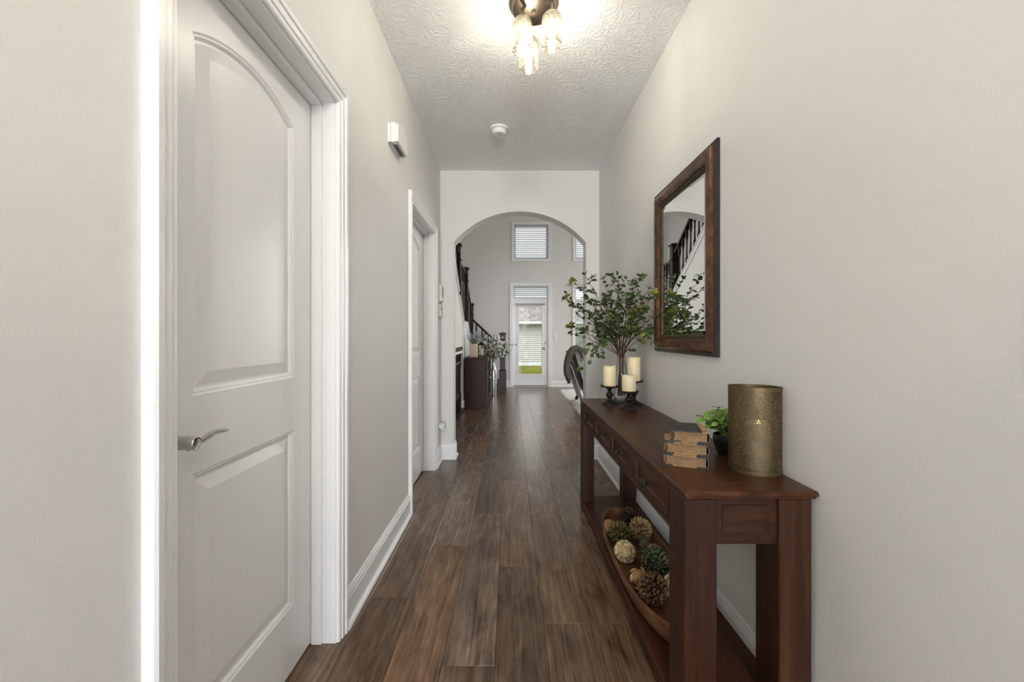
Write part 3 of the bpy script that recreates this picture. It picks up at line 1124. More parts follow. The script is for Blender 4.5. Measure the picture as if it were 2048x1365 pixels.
# ------------------------------------------------------------------ console table
TX0, TX1, TY0, TY1, TZ = 0.478, 0.838, 1.092, 2.745, 0.740
ct = thing('console_table', 'long dark walnut console table with four drawers and low shelf', 'console table', (.66, 1.92, 0))
tt = B()
tt.ring(TX0 + .010, TX1 - .004, TY0 + .010, TY1 - .010, [(-.30, 0)] and [(-.05, .001), (-.05, .022), (0, .022)] and [(-.004, TZ - .024), (.004, TZ - .022), (.006, TZ - .016), (.010, TZ - .013), (.010, TZ - .005), (.007, TZ - .001), (.003, TZ), (-.0602, TZ), (-.0602, TZ - .024)],
        lambda a, bb_, w: (a, bb_, w))
tt.obj('top_border', M['table_y'], ct)
px0, px1 = TX0 + .010 + .061, TX1 - .004 - .061
py0, py1 = TY0 + .071, TY1 - .071
nP = 3
for i in range(nP):
    a = py0 + (py1 - py0) * i / nP
    c = py0 + (py1 - py0) * (i + 1) / nP
    B().box(px0 + .0006, px1 - .0006, a + .0008, c - .0008, TZ - .022, TZ, .0015).obj('top_panel', M['table_y'], ct)
LT = TZ - .024
lg = [(.482, .572, 1.104, 1.214), (.744, .834, 1.104, 1.214), (.482, .556, 2.640, 2.740), (.750, .834, 2.640, 2.740)]
for x0, x1, y0, y1 in lg:
    B().box(x0, x1, y0, y1, 0, LT, .003).obj('leg', M['table_z'], ct)
# end and back aprons with a framed panel
AZ = .585
for (y0, y1, yp, s_) in ((1.116, 1.140, 1.116, -1), (2.708, 2.732, 2.732, 1)):
    x0, x1 = .572, .748
    ap = B()
    ap.box(x0, x1, y0, y1, AZ, AZ + .028)
    ap.box(x0, x1, y0, y1, LT - .020, LT)
    ap.box(x0, x0 + .018, y0, y1, AZ + .028, LT - .020)
    ap.box(x1 - .024, x1, y0, y1, AZ + .028, LT - .020)
    ap.obj('end_apron', M['table_x'], ct)
    B().box(x0 + .016, x1 - .022, y0 + .007, y1 - .007, AZ + .026, LT - .018).obj('end_panel', M['table_x'], ct)
    B().ring(x0 + .026, x1 - .032, AZ + .036, LT - .028, [(0, -.001), (0, .0), (.008, .006), (.008, -.001)], lambda a, z, w: (a, yp - s_ * (.007 - w * 1.0) if s_ > 0 else yp + (.007 - w * 1.0), z)).obj('panel_bead', M['table_x'], ct)
B().box(.818, .834, 1.214, 2.640, AZ, LT).obj('back_apron', M['table_y'], ct)
# front rails and stiles
fx0, fx1 = .486, .510
DZ0, DZ1 = .606, .700
fr = B()
fr.box(fx0, fx1, 1.214, 2.640, AZ, DZ0 - .002)
fr.box(fx0, fx1, 1.214, 2.640, DZ1 + .002, LT)
seg = (2.640 - 1.214) / 4
for i in range(5):
    y = 1.214 + seg * i
    a = max(1.214, y - .010)
    c = min(2.640, y + .010)
    fr.box(fx0, fx1, a, c, DZ0 - .002, DZ1 + .002)
fr.obj('front_rail', M['table_y'], ct)
dr0 = None
for i in range(4):
    y0 = 1.214 + seg * i + .013
    y1 = 1.214 + seg * (i + 1) - .013
    dfr = B()
    put = lambda a, z, w: (fx0 - w, a, z)
    dfr.ring(y0 + .022, y1 - .022, DZ0 + .020, DZ1 - .020, [(0, -.012), (0, -.009), (.005, -.004), (.006, .001), (.018, .001), (.0195, -.001), (.0195, -.020), (0, -.020)], put)
    dfr.box(fx0 + .009, fx0 + .016, y0 + .018, y1 - .018, DZ0 + .016, DZ1 - .016)
    d = dfr.obj('drawer', M['table_y'], ct)
    B().lathe([(.0055, fx0 + .010), (.0055, fx0 - .002), (.0048, fx0 - .008), (.007, fx0 - .013), (.0135, fx0 - .017), (.0150, fx0 - .021), (.0125, fx0 - .026), (.006, fx0 - .029), (.0001, fx0 - .0295)],
              (0, (y0 + y1) / 2, (DZ0 + DZ1) / 2), 18, 0).obj('knob', M['black_metal'], d, True)
SZ = .075
B().box(.486, .834, 1.110, 2.734, .030, SZ, .002).obj('shelf', M['table_y'], ct)

# ------------------------------------------------------------------ candles on turned holders


def candle_set(x, y, hz, ctop, who):
    """holder with plate at hz, candle from there to ctop"""
    h = thing('candle_holder', 'black turned metal candle holder under the %s' % who, 'candle holder', (x, y, TZ), 'turned black candle holders')
    H = hz - TZ
    B().lathe([(.054, 0), (.054, .004), (.050, .009), (.036, .016), (.022, .023), (.015, .029), (.013, .034)], (x, y, TZ), 32).obj('base', M['black_metal'], h, True)
    k = .034
    st = [(.012, k), (.011, k + .004)]
    mid = k + (H - k - .022) * .45
    st += [(.014, mid - .018), (.021, mid - .008), (.024, mid), (.021, mid + .008), (.014, mid + .017), (.011, mid + .022)]
    st += [(.011, H - .026), (.015, H - .018), (.026, H - .008), (.030, H - .005)]
    st = sorted(st, key=lambda q: q[1])
    B().lathe(st, (x, y, TZ), 24).obj('turned_stem', M['black_metal'], h, True)
    B().lathe([(.030, H - .005), (.054, H - .004), (.056, H), (.056, H + .005), (.054, H + .006), (.052, H + .001), (.0001, H)], (x, y, TZ), 36).obj('plate', M['black_metal'], h, True)
    c = thing('pillar_candle', 'ivory pillar candle, the %s' % who, 'candle', (x, y, hz), 'ivory pillar candles')
    z0 = hz + .001
    hh = ctop - z0
    bb = B().lathe([(.039, 0), (.0405, .003), (.0405, hh * .5), (.0402, hh - .006), (.0385, hh - .001), (.036, hh - .001), (.033, hh - .006), (.020, hh - .009), (.0001, hh - .010)], (x, y, z0), 40)
    for i in range(len(bb.v)):
        vx, vy, vz = bb.v[i]
        if vz - z0 > hh * .6:
            t = math.atan2(vy - y, vx - x)
            bb.v[i] = (vx, vy, vz + .0022 * math.sin(2 * t + hz * 40) + .001 * math.sin(5 * t))
    bb.obj('wax', M['wax'], c, True, 50)
    B().tube([(x, y, z0 + hh - .012), (x + .001, y, z0 + hh - .002)], .0012, 6).obj('wick', M['wick'], c)


candle_set(.622, 2.500, .852, .982, 'medium candle nearest the hallway')
candle_set(.700, 2.355, .840, .936, 'shortest candle in front')
candle_set(.768, 2.480, .886, 1.036, 'tallest candle by the wall')

# glass vase
VX, VY = .730, 2.625
vz = thing('glass_vase', 'clear glass bottle vase holding leafy branches on the console table', 'vase', (VX, VY, TZ))
prof = [(.0001, .004), (.050, .004), (.053, .010), (.053, .030), (.049, .075), (.046, .12), (.046, .165), (.041, .205), (.032, .240), (.027, .265), (.027, .285), (.030, .300)]
inner = [(max(.0001, r_ - .003), h_ + (.012 if i_ < 3 else 0)) for i_, (r_, h_) in enumerate(prof)]
B().lathe(prof + inner[::-1], (VX, VY, TZ), 40, cap=False).obj('vase_body', M['vase_glass'], vz, True)
B().lathe([(.052, 0), (.054, .003), (.054, .008), (.051, .010), (.0001, .010)], (VX, VY, TZ), 40).obj('vase_foot', M['vase_glass'], vz, True)

# leafy branches
def leaf_mesh(name, m, L=.031, Wd=.021, fold=.22, curl=.18):
    rows = [(0, 0), (.12, .42), (.32, .86), (.55, 1.0), (.78, .82), (.93, .42), (1, 0)]
    vs = []
    fs = []
    for i, (t, w) in enumerate(rows):
        y = t * L
        z0 = -curl * L * t * t
        h = Wd / 2 * w
        vs += [(-h, y, z0 + h * fold), (0, y, z0), (h, y, z0 + h * fold)]
    for i in range(len(rows) - 1):
        a = i * 3
        fs += [(a, a + 1, a + 4, a + 3), (a + 1, a + 2, a + 5, a + 4)]
    bb = B()
    bb.add(vs, fs)
    me = bb.mesh(name, m, True, recalc=False)
    return me, vs, fs


def leaf_matrix(p, d, up, sc, roll):
    d = Vector(d).normalized()
    u = Vector(up)
    x = d.cross(u)
    if x.length < 1e-3:
        x = d.cross(Vector((1, 0, 0)))
    x.normalize()
    z = x.cross(d).normalized()
    R = Matrix((x, d, z)).transposed().to_4x4()
    return Matrix.Translation(p) @ R @ Matrix.Rotation(roll, 4, 'Y') @ Matrix.Diagonal((sc, sc, sc, 1))


rb = random.Random(21)
bq = thing('leafy_branches', 'spray of leafy green branches standing in the glass vase', 'branches', (VX, VY, TZ + .02))
BO = Vector(ORG[bq.name])
lm, lvs, lfs = leaf_mesh('leaf', M['leaf'])
leaves = []
tips = [  # (x, y, z) branch ends
    (.352, 2.52, 1.400), (.405, 2.55, 1.515), (.470, 2.50, 1.545), (.395, 2.62, 1.235), (.410, 2.66, 1.190),
    (.425, 2.44, .975), (.500, 2.50, 1.020), (.590, 2.52, 1.520), (.690, 2.56, 1.560), (.760, 2.50, 1.500),
    (.785, 2.43, 1.525), (.800, 2.30, 1.440), (.790, 2.20, 1.395), (.795, 2.14, 1.300), (.780, 2.26, 1.180),
    (.800, 2.20, 1.120), (.560, 2.45, 1.120), (.600, 2.35, 1.280), (.700, 2.40, 1.400), (.510, 2.62, 1.400),
    (.530, 2.40, 1.260), (.640, 2.70, 1.440), (.790, 2.62, 1.420), (.760, 2.30, 1.280), (.460, 2.70, 1.310), (.745, 2.75, 1.500),
    (.650, 2.46, 1.330), (.720, 2.32, 1.340), (.600, 2.55, 1.400), (.560, 2.58, 1.250)]
nb = 0
for ti, tip in enumerate(tips):
    tip = Vector(tip)
    a = rb.uniform(0, 2 * PI)
    foot = Vector((VX + .022 * math.cos(a), VY + .022 * math.sin(a), TZ + .035))
    neck = Vector((VX + .014 * math.cos(a + 2), VY + .014 * math.sin(a + 2), TZ + .285))
    dv = tip - neck
    flat = Vector((dv.x, dv.y, 0))
    droop = tip.z < 1.15
    m1 = neck + flat * .30 + Vector((0, 0, (.16 if droop else dv.z * .45)))
    m2 = neck + flat * .68 + Vector((0, 0, (.20 if droop else dv.z * .80)))
    ctrl = [neck, m1, m2, tip]
    pts = [foot, (foot + neck) / 2 + Vector((rb.uniform(-.006, .006), rb.uniform(-.006, .006), 0))]
    crv = []
    for i in range(15):
        t = i / 14
        q = (1 - t) ** 3 * ctrl[0] + 3 * t * (1 - t) ** 2 * ctrl[1] + 3 * t * t * (1 - t) * ctrl[2] + t ** 3 * ctrl[3]
        q += Vector((rb.uniform(-1, 1), rb.uniform(-1, 1), rb.uniform(-1, 1))) * .006 * t
        q.x = min(q.x, XR - .03)
        crv.append(q)
    pts += crv
    rad = [.0032] * 2 + [.0031 - .0021 * i / 14 for i in range(15)]
    st = B().tube(pts, rad, 6)
    # side twigs
    tw = []
    for i in ((5, 6, 8, 9, 11) if ti % 2 else (4, 7, 9, 10, 12)):
        p = crv[i]
        ax_ = (crv[i + 1] - crv[i - 1]).normalized()
        rd = Vector((rb.uniform(-1, 1), rb.uniform(-1, 1), rb.uniform(-.4, .9)))
        dd = (ax_ * .8 + rd.normalized() * .8).normalized()
        ln = rb.uniform(.05, .10)
        e = p + dd * ln
        if e.x > XR - .035:
            e.x = XR - .035
        st.tube([p, p + (e - p) * .5 + Vector((0, 0, .006)), e], [.0014, .0011, .0007], 5)
        tw.append((p, e))
    st.obj('branch', M['stem'], bq, True, 80)
    nodes = [(crv[i], crv[min(i + 1, 14)] - crv[i - 1]) for i in (10, 12, 13, 14)]
    for p, e in tw:
        for t in (.45, .75, 1.0):
            nodes.append((p.lerp(e, t), e - p))
    for p, d in nodes:
        d = d.normalized()
        for s_ in ((-1, 1) if rb.random() < .85 else (1,)):
            side = d.cross(Vector((rb.uniform(-.5, .5), rb.uniform(-.5, .5), 1))).normalized()
            ld_ = (d * .7 + side * s_ * .85 + Vector((0, 0, rb.uniform(-.35, .25)))).normalized()
            mtx = leaf_matrix(p, ld_, (rb.uniform(-.7, .7), rb.uniform(-.7, .7) - .5, 1), rb.uniform(.75, 1.25), rb.uniform(-.8, .8))
            endp = mtx @ Vector((0, .026, 0))
            if endp.x > XR - .012:
                continue
            leaves.append((p.y, mtx))
        if (p - tip).length < .01:
            mtx = leaf_matrix(p, d, (0, -.5, 1), 1.0, 0)
            if (mtx @ Vector((0, .026, 0))).x < XR - .012:
                leaves.append((p.y, mtx))
leaves.sort(key=lambda q: q[0])
for k, (yy, mtx) in enumerate(leaves[:300]):
    o = bpy.data.objects.new('leaf', lm)
    C.objects.link(o)
    o.parent = bq
    o.matrix_local = Matrix.Translation(-BO) @ mtx
rest = B()
for yy, mtx in leaves[300:]:
    rest.add([mtx @ Vector(v) for v in lvs], lfs)
if rest.v:
    ro = rest.obj('foliage', M['leaf'], bq, True, recalc=False)
    ro['kind'] = 'stuff'
# a few yellow-green tip sprigs
M['leaf_yellow'] = leaf_mat('young_leaf', (0.20, 0.19, 0.018), (0.30, 0.26, 0.03), (0.26, 0.26, 0.05))
lmy, _, _ = leaf_mesh('young_leaf', M['leaf_yellow'])
for tip in ((.352, 2.52, 1.400), (.405, 2.55, 1.515), (.395, 2.62, 1.235), (.79, 2.20, 1.395)):
    for i in range(8):
        d = Vector((rb.uniform(-1, .6), rb.uniform(-1, 1), rb.uniform(-.6, 1)))
        o = bpy.data.objects.new('young_leaf', lmy)
        C.objects.link(o)
        o.parent = bq
        o.matrix_local = Matrix.Translation(-BO) @ leaf_matrix(Vector(tip) + d * .004, d, (0, -.6, 1), rb.uniform(.8, 1.2), rb.uniform(-.7, .7))

# ------------------------------------------------------------------ books
BKX, BKY = .585, 1.365
bz = TZ
for i, (w, dep, h, ang, ox, oy, lab) in enumerate((
        (.136, .150, .038, -22, 0, 0, 'antique book at the bottom of the stack of three'),
        (.134, .146, .038, -21, .003, .003, 'antique book in the middle of the stack of three'),
        (.116, .140, .037, -17, .012, .006, 'antique book with black cover on top of the stack'))):
    cx, cy = BKX + .012 + ox, BKY + oy
    bk = thing('old_book', lab, 'book', (cx, cy, bz), 'stack of antique books')
    R = Matrix.Translation((cx, cy, bz)) @ Matrix.Rotation(math.radians(ang), 4, 'Z')
    ct_ = .0035
    # page block: slightly hollow fore-edge on the hallway side
    pg = B()
    n = 8
    outl = []
    for k in range(n + 1):
        t = k / n
        outl.append((-w / 2 + .006 + .005 * math.sin(PI * t), ct_ + (h - 2 * ct_) * t))
    outl += [(w / 2 - .008, h - ct_), (w / 2 - .008, ct_)]
    pg.prism(outl, 1, -dep / 2 + .005, dep / 2 - .005)
    pg.xf(R).obj('page_block', M['page'], bk)
    top_m = M['book_black'] if i == 2 else M['book_tan']
    for z0, m_ in ((0, M['book_tan']), (h - ct_, top_m)):
        B().box(-w / 2, w / 2 - .006, -dep / 2, dep / 2, z0, z0 + ct_, .001).xf(R).obj('cover_board', m_, bk)
        for sy in (-1, 1):
            B().prism([(-w / 2 - .0006, sy * (dep / 2 + .0006)), (-w / 2 + .030, sy * (dep / 2 + .0006)), (-w / 2 - .0006, sy * (dep / 2 - .030))], 2, z0 - .0000, z0 + ct_ + .0005).xf(R).obj('leather_corner', M['book_black'], bk)
        if not (i == 2 and z0):
            B().box(w / 2 - .036, w / 2 - .004, -dep / 2 - .0006, dep / 2 + .0006, z0 + .0002, z0 + ct_ + .0005).xf(R).obj('leather_joint', M['book_black'], bk)
        else:
            B().box(w / 2 - .022, w / 2 - .004, -dep / 2 - .0006, dep / 2 + .0006, z0 + .0002, z0 + ct_ + .0006).xf(R).obj('tan_joint', M['book_tan'], bk)
    sp = []
    for k in range(9):
        t = -PI / 2 + PI * k / 8
        sp.append((w / 2 - .008 + .009 * math.cos(t), h / 2 + (h / 2) * math.sin(t)))
    for k in range(8, -1, -1):
        t = -PI / 2 + PI * k / 8
        sp.append((w / 2 - .010 + .007 * math.cos(t), h / 2 + (h / 2 - .003) * math.sin(t)))
    B().prism(sp, 1, -dep / 2, dep / 2).xf(R).obj('spine', M['book_black'], bk, True, 40)
    bz += h + .0008

# ------------------------------------------------------------------ little potted plant
PX, PY = .782, 1.442
pp = thing('potted_plant', 'small bright green plant in a black pot behind the gold lantern', 'potted plant', (PX, PY, TZ))
B().lathe([(.026, 0), (.032, .004), (.042, .030), (.046, .055), (.046, .068), (.044, .072), (.041, .068), (.038, .058), (.0001, .058)], (PX, PY, TZ), 32).obj('pot', M['pot'], pp, True)
B().lathe([(.040, .056), (.030, .066), (.0001, .070)], (PX, PY, TZ), 20).obj('moss', M['soil'], pp, True)
lmb, _, _ = leaf_mesh('leaf', M['leaf_bright'], .032, .0205, .3, .3)
PO = Vector(ORG[pp.name])
for i in range(15):
    a = 2 * PI * i / 15 + rb.uniform(-.2, .2)
    lean = rb.uniform(.10, .95)
    ln = rb.uniform(.050, .115)
    d = Vector((math.cos(a) * lean, math.sin(a) * lean, 1.0)).normalized()
    p0 = Vector((PX + .012 * math.cos(a), PY + .012 * math.sin(a), TZ + .062))
    pts = [p0 + d * ln * t + Vector((0, 0, -.03 * lean * t * t)) for t in (0, .33, .66, 1)]
    for q in pts:
        q.x = min(q.x, XR - .02)
    B().tube(pts, [.0015, .0013, .0011, .0008], 5).obj('stalk', M['sage'], pp)
    for j, t in enumerate((.3, .5, .7, .86, 1.0)):
        p = p0 + d * ln * t + Vector((0, 0, -.03 * lean * t * t))
        p.x = min(p.x, XR - .02)
        for s_ in (-1, 1):
            sd_ = d.cross(Vector((math.cos(j * 1.6), math.sin(j * 1.6), .2))).normalized() * s_
            ld_ = (d * .55 + sd_).normalized()
            mtx = leaf_matrix(p, ld_, (0, -.4, 1), rb.uniform(.75, 1.15), rb.uniform(-.4, .4))
            if (mtx @ Vector((0, .026, 0))).x > XR - .006:
                continue
            o = bpy.data.objects.new('leaf', lmb)
            C.objects.link(o)
            o.parent = pp
            o.matrix_local = Matrix.Translation(-PO) @ mtx

# ------------------------------------------------------------------ perforated gold lantern
GXc, GYc, GA, GB_, GH = .7715, 1.262, .0735, .052, .268
GR = math.radians(-24)
gl = thing('perforated_lantern', 'oval gold metal lantern with pierced sides on the console table', 'lantern', (GXc, GYc, TZ))


def gpt(s_, z, off=0):
    """s in 0..1 round the oval (by angle), height z, off outward"""
    t = 2 * PI * s_
    x, y = (GA + off) * math.cos(t), (GB_ + off) * math.sin(t)
    return (GXc + x * math.cos(GR) - y * math.sin(GR), GYc + x * math.sin(GR) + y * math.cos(GR), TZ + z)


# arc-length table so the holes are even
NT = 720
acc = [0]
for i in range(NT):
    a = Vector(gpt(i / NT, 0))
    c = Vector(gpt((i + 1) / NT, 0))
    acc.append(acc[-1] + (c - a).length)
PER = acc[-1]


def s_of(u):
    u = u % 1.0
    L_ = u * PER
    lo_, hi_ = 0, NT
    while hi_ - lo_ > 1:
        m_ = (lo_ + hi_) // 2
        if acc[m_] <= L_:
            lo_ = m_
        else:
            hi_ = m_
    return (lo_ + (L_ - acc[lo_]) / max(1e-9, acc[lo_ + 1] - acc[lo_])) / NT


NC = 52
cw = PER / NC
rowh = cw * .866
z_lo, z_hi = .010, GH - .010
NR = int((z_hi - z_lo) / rowh)
rowh = (z_hi - z_lo) / NR
rg = random.Random(5)
shell = B()
cor = {}


def corner(i2, j3):
    """jittered hexagon corner shared by neighbouring cells; i2 in half cells, j3 in third rows"""
    key = (i2 % (2 * NC), j3)
    if key not in cor:
        ju, jz = rg.uniform(-.32, .32), rg.uniform(-.24, .24)
        z = z_lo + (j3 / 3.0) * rowh + jz * rowh
        cor[key] = ((key[0] + ju) / (2 * NC), min(max(z, z_lo), z_hi))
    return cor[key]


for j in range(NR):
    for i in range(NC):
        c2 = 2 * i + (j % 2)
        # pointy-top hexagon corners: (half-cell, third-row)
        hx = [(c2, 3 * j + 3 + 1), (c2 + 1, 3 * j + 3 - 1), (c2 + 1, 3 * j + 1), (c2, 3 * j - 1), (c2 - 1, 3 * j + 1), (c2 - 1, 3 * j + 2)]
        co = []
        for (p, q) in hx:
            u, z = corner(p, q)
            base_u = p / (2.0 * NC)
            du = u - (p % (2 * NC)) / (2.0 * NC)
            co.append((base_u + du, z))
        cu = sum(q[0] for q in co) / 6
        cz = sum(q[1] for q in co) / 6
        k = rg.uniform(.42, .62)
        ins = [(cu + (q[0] - cu) * k, cz + (q[1] - cz) * k) for q in co]
        n0 = len(shell.v)
        shell.v += [gpt(s_of(u), z) for u, z in co] + [gpt(s_of(u), z) for u, z in ins] + [gpt(s_of(u), z, -.0010) for u, z in ins]
        for e in range(6):
            f_ = (e + 1) % 6
            shell.f.append((n0 + e, n0 + f_, n0 + 6 + f_, n0 + 6 + e))
            shell.f.append((n0 + 6 + e, n0 + 6 + f_, n0 + 12 + f_, n0 + 12 + e))
so = shell.obj('pierced_shell', M['gold_metal'], gl, True, 60, recalc=False)
for z0, z1 in ((0, .0125), (GH - .0125, GH)):
    rb_ = B()
    n = 72
    for (off, z) in ((-.0012, z0), (.0010, z0), (.0010, z1), (-.0012, z1)):
        rb_.v += [gpt(i / n, z, off) for i in range(n)]
    for r_ in range(4):
        for i in range(n):
            rb_.f.append((r_ * n + i, r_ * n + (i + 1) % n, ((r_ + 1) % 4) * n + (i + 1) % n, ((r_ + 1) % 4) * n + i))
    rb_.obj('rim_band', M['gold_metal'], gl, True, 40)
fl_ = B()
n = 48
fl_.v = [gpt(i / n, .001, -.001) for i in range(n)] + [gpt(i / n, .004, -.001) for i in range(n)]
fl_.f = [tuple(range(n)), tuple(range(n, 2 * n))] + [(i, (i + 1) % n, (i + 1) % n + n, i + n) for i in range(n)]
fl_.obj('floor_plate', M['gold_metal'], gl)
cn = thing('lantern_candle', 'warm ivory candle glowing inside the pierced gold lantern', 'candle', (GXc + .012, GYc, TZ + .0045))
cb = B().lathe([(.033, 0), (.034, .003), (.034, .146), (.031, .150), (.028, .146), (.0001, .142)], (GXc + .012, GYc, TZ + .0045), 32)
cb.obj('wax', M['wax'], cn, True)
B().lathe([(.001, .141), (.004, .145), (.0045, .148), (.003, .154), (.0001, .159)], (GXc + .012, GYc, TZ + .0045), 10).obj('led_flame', plain('led_flame', (1, .8, .4), .4, emit=(1.0, .62, .22), es=2.5), cn, True)

# ------------------------------------------------------------------ dough bowl with decorative balls
BCX, BCY, BA, BBh = .612, 1.835, .490, .142
bw_ = B()
NS = 64


def sup(t, a, b_, e=2.45):
    c, s_ = math.cos(t), math.sin(t)
    return (b_ * math.copysign(abs(c) ** (2 / e), c), a * math.copysign(abs(s_) ** (2 / e), s_))


lay = []
for (f_, z, kind) in ((.70, .0, 0), (.80, .004, 0), (.90, .022, 0), (.975, .055, 0), (1.0, .076, 0), (.992, .080, 0), (.93, .080, 0), (.905, .072, 0), (.86, .045, 0), (.78, .024, 0), (.60, .014, 0), (.30, .012, 0), (.02, .012, 0)):
    ring_ = []
    for k in range(NS):
        t = 2 * PI * k / NS
        inset = (1 - f_)
        x, y = sup(t, BA - inset * .19, BBh - inset * .150)
        endlift = .018 * (abs(y) / BA) ** 3 * min(1, z / .07)
        wob = .003 * math.sin(3 * t + 1) * (z > .05)
        ring_.append((BCX + x, BCY + y, SZ + .001 + z + endlift + wob))
    lay.append(ring_)
for r_ in lay:
    bw_.v += r_
for i in range(len(lay) - 1):
    for k in range(NS):
        bw_.f.append((i * NS + k, i * NS + (k + 1) % NS, (i + 1) * NS + (k + 1) % NS, (i + 1) * NS + k))
bw_.f.append(tuple(range(NS)))
bw_.f.append(tuple(range((len(lay) - 1) * NS, len(lay) * NS)))
tag(bw_.obj('dough_bowl', M['bowl'], None, True, 60, loc=(BCX, BCY, SZ)), 'long carved wooden dough bowl on the lower shelf of the console', 'bowl')


def fib(n):
    out = []
    g = PI * (3 - 5 ** .5)
    for i in range(n):
        z = 1 - 2 * (i + .5) / n
        r_ = math.sqrt(1 - z * z)
        out.append(Vector((r_ * math.cos(g * i), r_ * math.sin(g * i), z)))
    return out


def pod_ball(x, y, z, r, n, cols, label, pw=.0062):
    t = thing('seed_pod_ball', label, 'decor ball', (x, y, z - r), 'decorative balls in the dough bowl')
    dk = plain('pod_core', tuple(c * .4 for c in cols[0]), .8, var=.3)
    B().ball((x, y, z), r * .70, 20, 12).obj('core', dk, t, True)
    pm_ = plain('pod', cols[1], .55, var=.0)
    nt = pm_.node_tree
    rp = [q for q in nt.nodes if q.type == 'VALTORGB'][0]
    rp.color_ramp.elements[0].color = (*cols[0], 1)
    rp.color_ramp.elements[1].color = (*cols[2], 1)
    [q for q in nt.nodes if q.type == 'TEX_NOISE'][0].inputs['Scale'].default_value = 55
    bb = B()
    rr = random.Random(int(x * 1e4))
    for d in fib(n):
        d = (d + Vector((rr.uniform(-.12, .12), rr.uniform(-.12, .12), rr.uniform(-.12, .12)))).normalized()
        k = rr.uniform(.92, 1.06)
        c = Vector((x, y, z))
        bb.tube([c + d * r * .62, c + d * r * .78 * k, c + d * r * .90 * k, c + d * r * .97 * k, c + d * r * 1.02 * k], [pw * .35, pw * .8, pw, pw * .65, pw * .12], 5)
    o = bb.obj('seed_pods', pm_, t, True, 70)
    o['kind'] = 'stuff'


def petal_ball(x, y, z, r, n, cols, label, size=.55):
    t = thing('petal_ball', label, 'decor ball', (x, y, z - r), 'decorative balls in the dough bowl')
    B().ball((x, y, z), r * .82, 20, 12).obj('core', plain('petal_core', cols[0], .8, var=.2), t, True)
    bb = B()
    rr = random.Random(int(x * 1e4) + 3)
    c = Vector((x, y, z))
    for d in fib(n):
        u = d.cross(Vector((rr.uniform(-1, 1), rr.uniform(-1, 1), rr.uniform(-1, 1)))).normalized()
        v = d.cross(u).normalized()
        # a curled petal standing off the core
        vs = []
        for a in range(5):
            for q in range(4):
                s_ = (a / 4 - .5) * size * 2
                h_ = q / 3
                lift = .80 + .24 * h_ + .04 * math.sin(a * 2.1 + q)
                p = (d * lift + u * s_ * .8 * (1 - .25 * h_) + v * (.10 * h_ + .20 * (s_ * s_) - .05))
                vs.append(c + p * r / max(1.0, p.length * .97))
        fs = [(a * 4 + q, a * 4 + q + 1, a * 4 + q + 5, a * 4 + q + 4) for a in range(4) for q in range(3)]
        bb.add(vs, fs)
    o = bb.obj('petals', plain('petal', cols[1], .65, var=.14, vscale=50), t, True, 60, recalc=False)
    sm = o.modifiers.new('thickness', 'SOLIDIFY')
    sm.thickness = .0012
    o['kind'] = 'stuff'


BR = [(0.045, 0.018, 0.008), (0.15, 0.07, 0.025), (0.30, 0.15, 0.06)]
DB = [(0.03, 0.016, 0.010), (0.08, 0.045, 0.028), (0.15, 0.085, 0.05)]
OL = [(0.035, 0.03, 0.008), (0.13, 0.11, 0.03), (0.25, 0.20, 0.06)]
GN = [(0.018, 0.028, 0.008), (0.06, 0.085, 0.025), (0.14, 0.16, 0.055)]
TN = [(0.22, 0.12, 0.045), (0.46, 0.29, 0.12), (0.62, 0.43, 0.21)]
FZ = SZ + .014
pod_ball(.662, 2.235, FZ + .066, .054, 170, DB, 'dark brown seed pod ball at the far end of the bowl')
pod_ball(.678, 2.085, FZ + .074, .058, 210, TN, 'tan seed pod ball in the bowl beside the olive one')
pod_ball(.564, 2.060, FZ + .066, .057, 170, OL, 'olive green seed pod ball near the hallway edge of the bowl')
pod_ball(.645, 1.775, FZ + .072, .063, 210, GN, 'dark green seed pod ball in the middle of the bowl')
pod_ball(.570, 1.595, FZ + .070, .061, 200, BR, 'large reddish brown seed pod ball nearest the camera')
petal_ball(.545, 1.895, FZ + .056, .049, 64, [(.50, .36, .18), (.68, .54, .33)], 'cream ruffled petal ball in the dough bowl', .33)
petal_ball(.548, 1.695, FZ + .050, .041, 9, [(.36, .20, .08), (.60, .40, .19)], 'tan curled petal ball behind the reddish brown ball', .75)
petal_ball(.672, 1.632, FZ + .058, .047, 60, [(.50, .36, .18), (.66, .52, .32)], 'cream petal ball half hidden by the near table leg', .33)
petal_ball(.668, 1.972, FZ + .046, .037, 10, [(.16, .13, .08), (.28, .23, .15)], 'small taupe leafy petal ball behind the green ball', .7)
for (x, y, z, r, c, lab) in ((.536, 2.160, FZ + .046, .038, (.36, .19, .10), 'smooth pinkish brown ball at the far corner of the bowl'),
                             (.678, 1.882, FZ + .056, .039, (.42, .27, .16), 'mottled light brown ball peeking over the green ball')):
    t = thing('textured_ball', lab, 'decor ball', (x, y, z - r), 'decorative balls in the dough bowl')
    B().ball((x, y, z), r * .95, 24, 14).obj('core', plain('ball_skin', c, .7, var=.25, vscale=70, bump=.6, bscale=140), t, True)
    sb_ = B()
    for d in fib(240):
        sb_.ball(Vector((x, y, z)) + d * r * .95, .0028, 5, 3)
    so_ = sb_.obj('seeds', plain('ball_seeds', tuple(q * 1.15 for q in c), .7, var=.3, vscale=60), t, True)
    so_['kind'] = 'stuff'

# ------------------------------------------------------------------ stairs beyond the arch
stw = plain('stair_white', (0.78, 0.78, 0.785), .3, var=.01)
# curb wall: level by the second post, rising towards the hallway
def curb(y):
    if y >= 7.12:
        return 1.395 - (y - 7.12) * .66
    if y >= 6.52:
        return 1.395
    return 1.395 + (6.52 - y) * .745


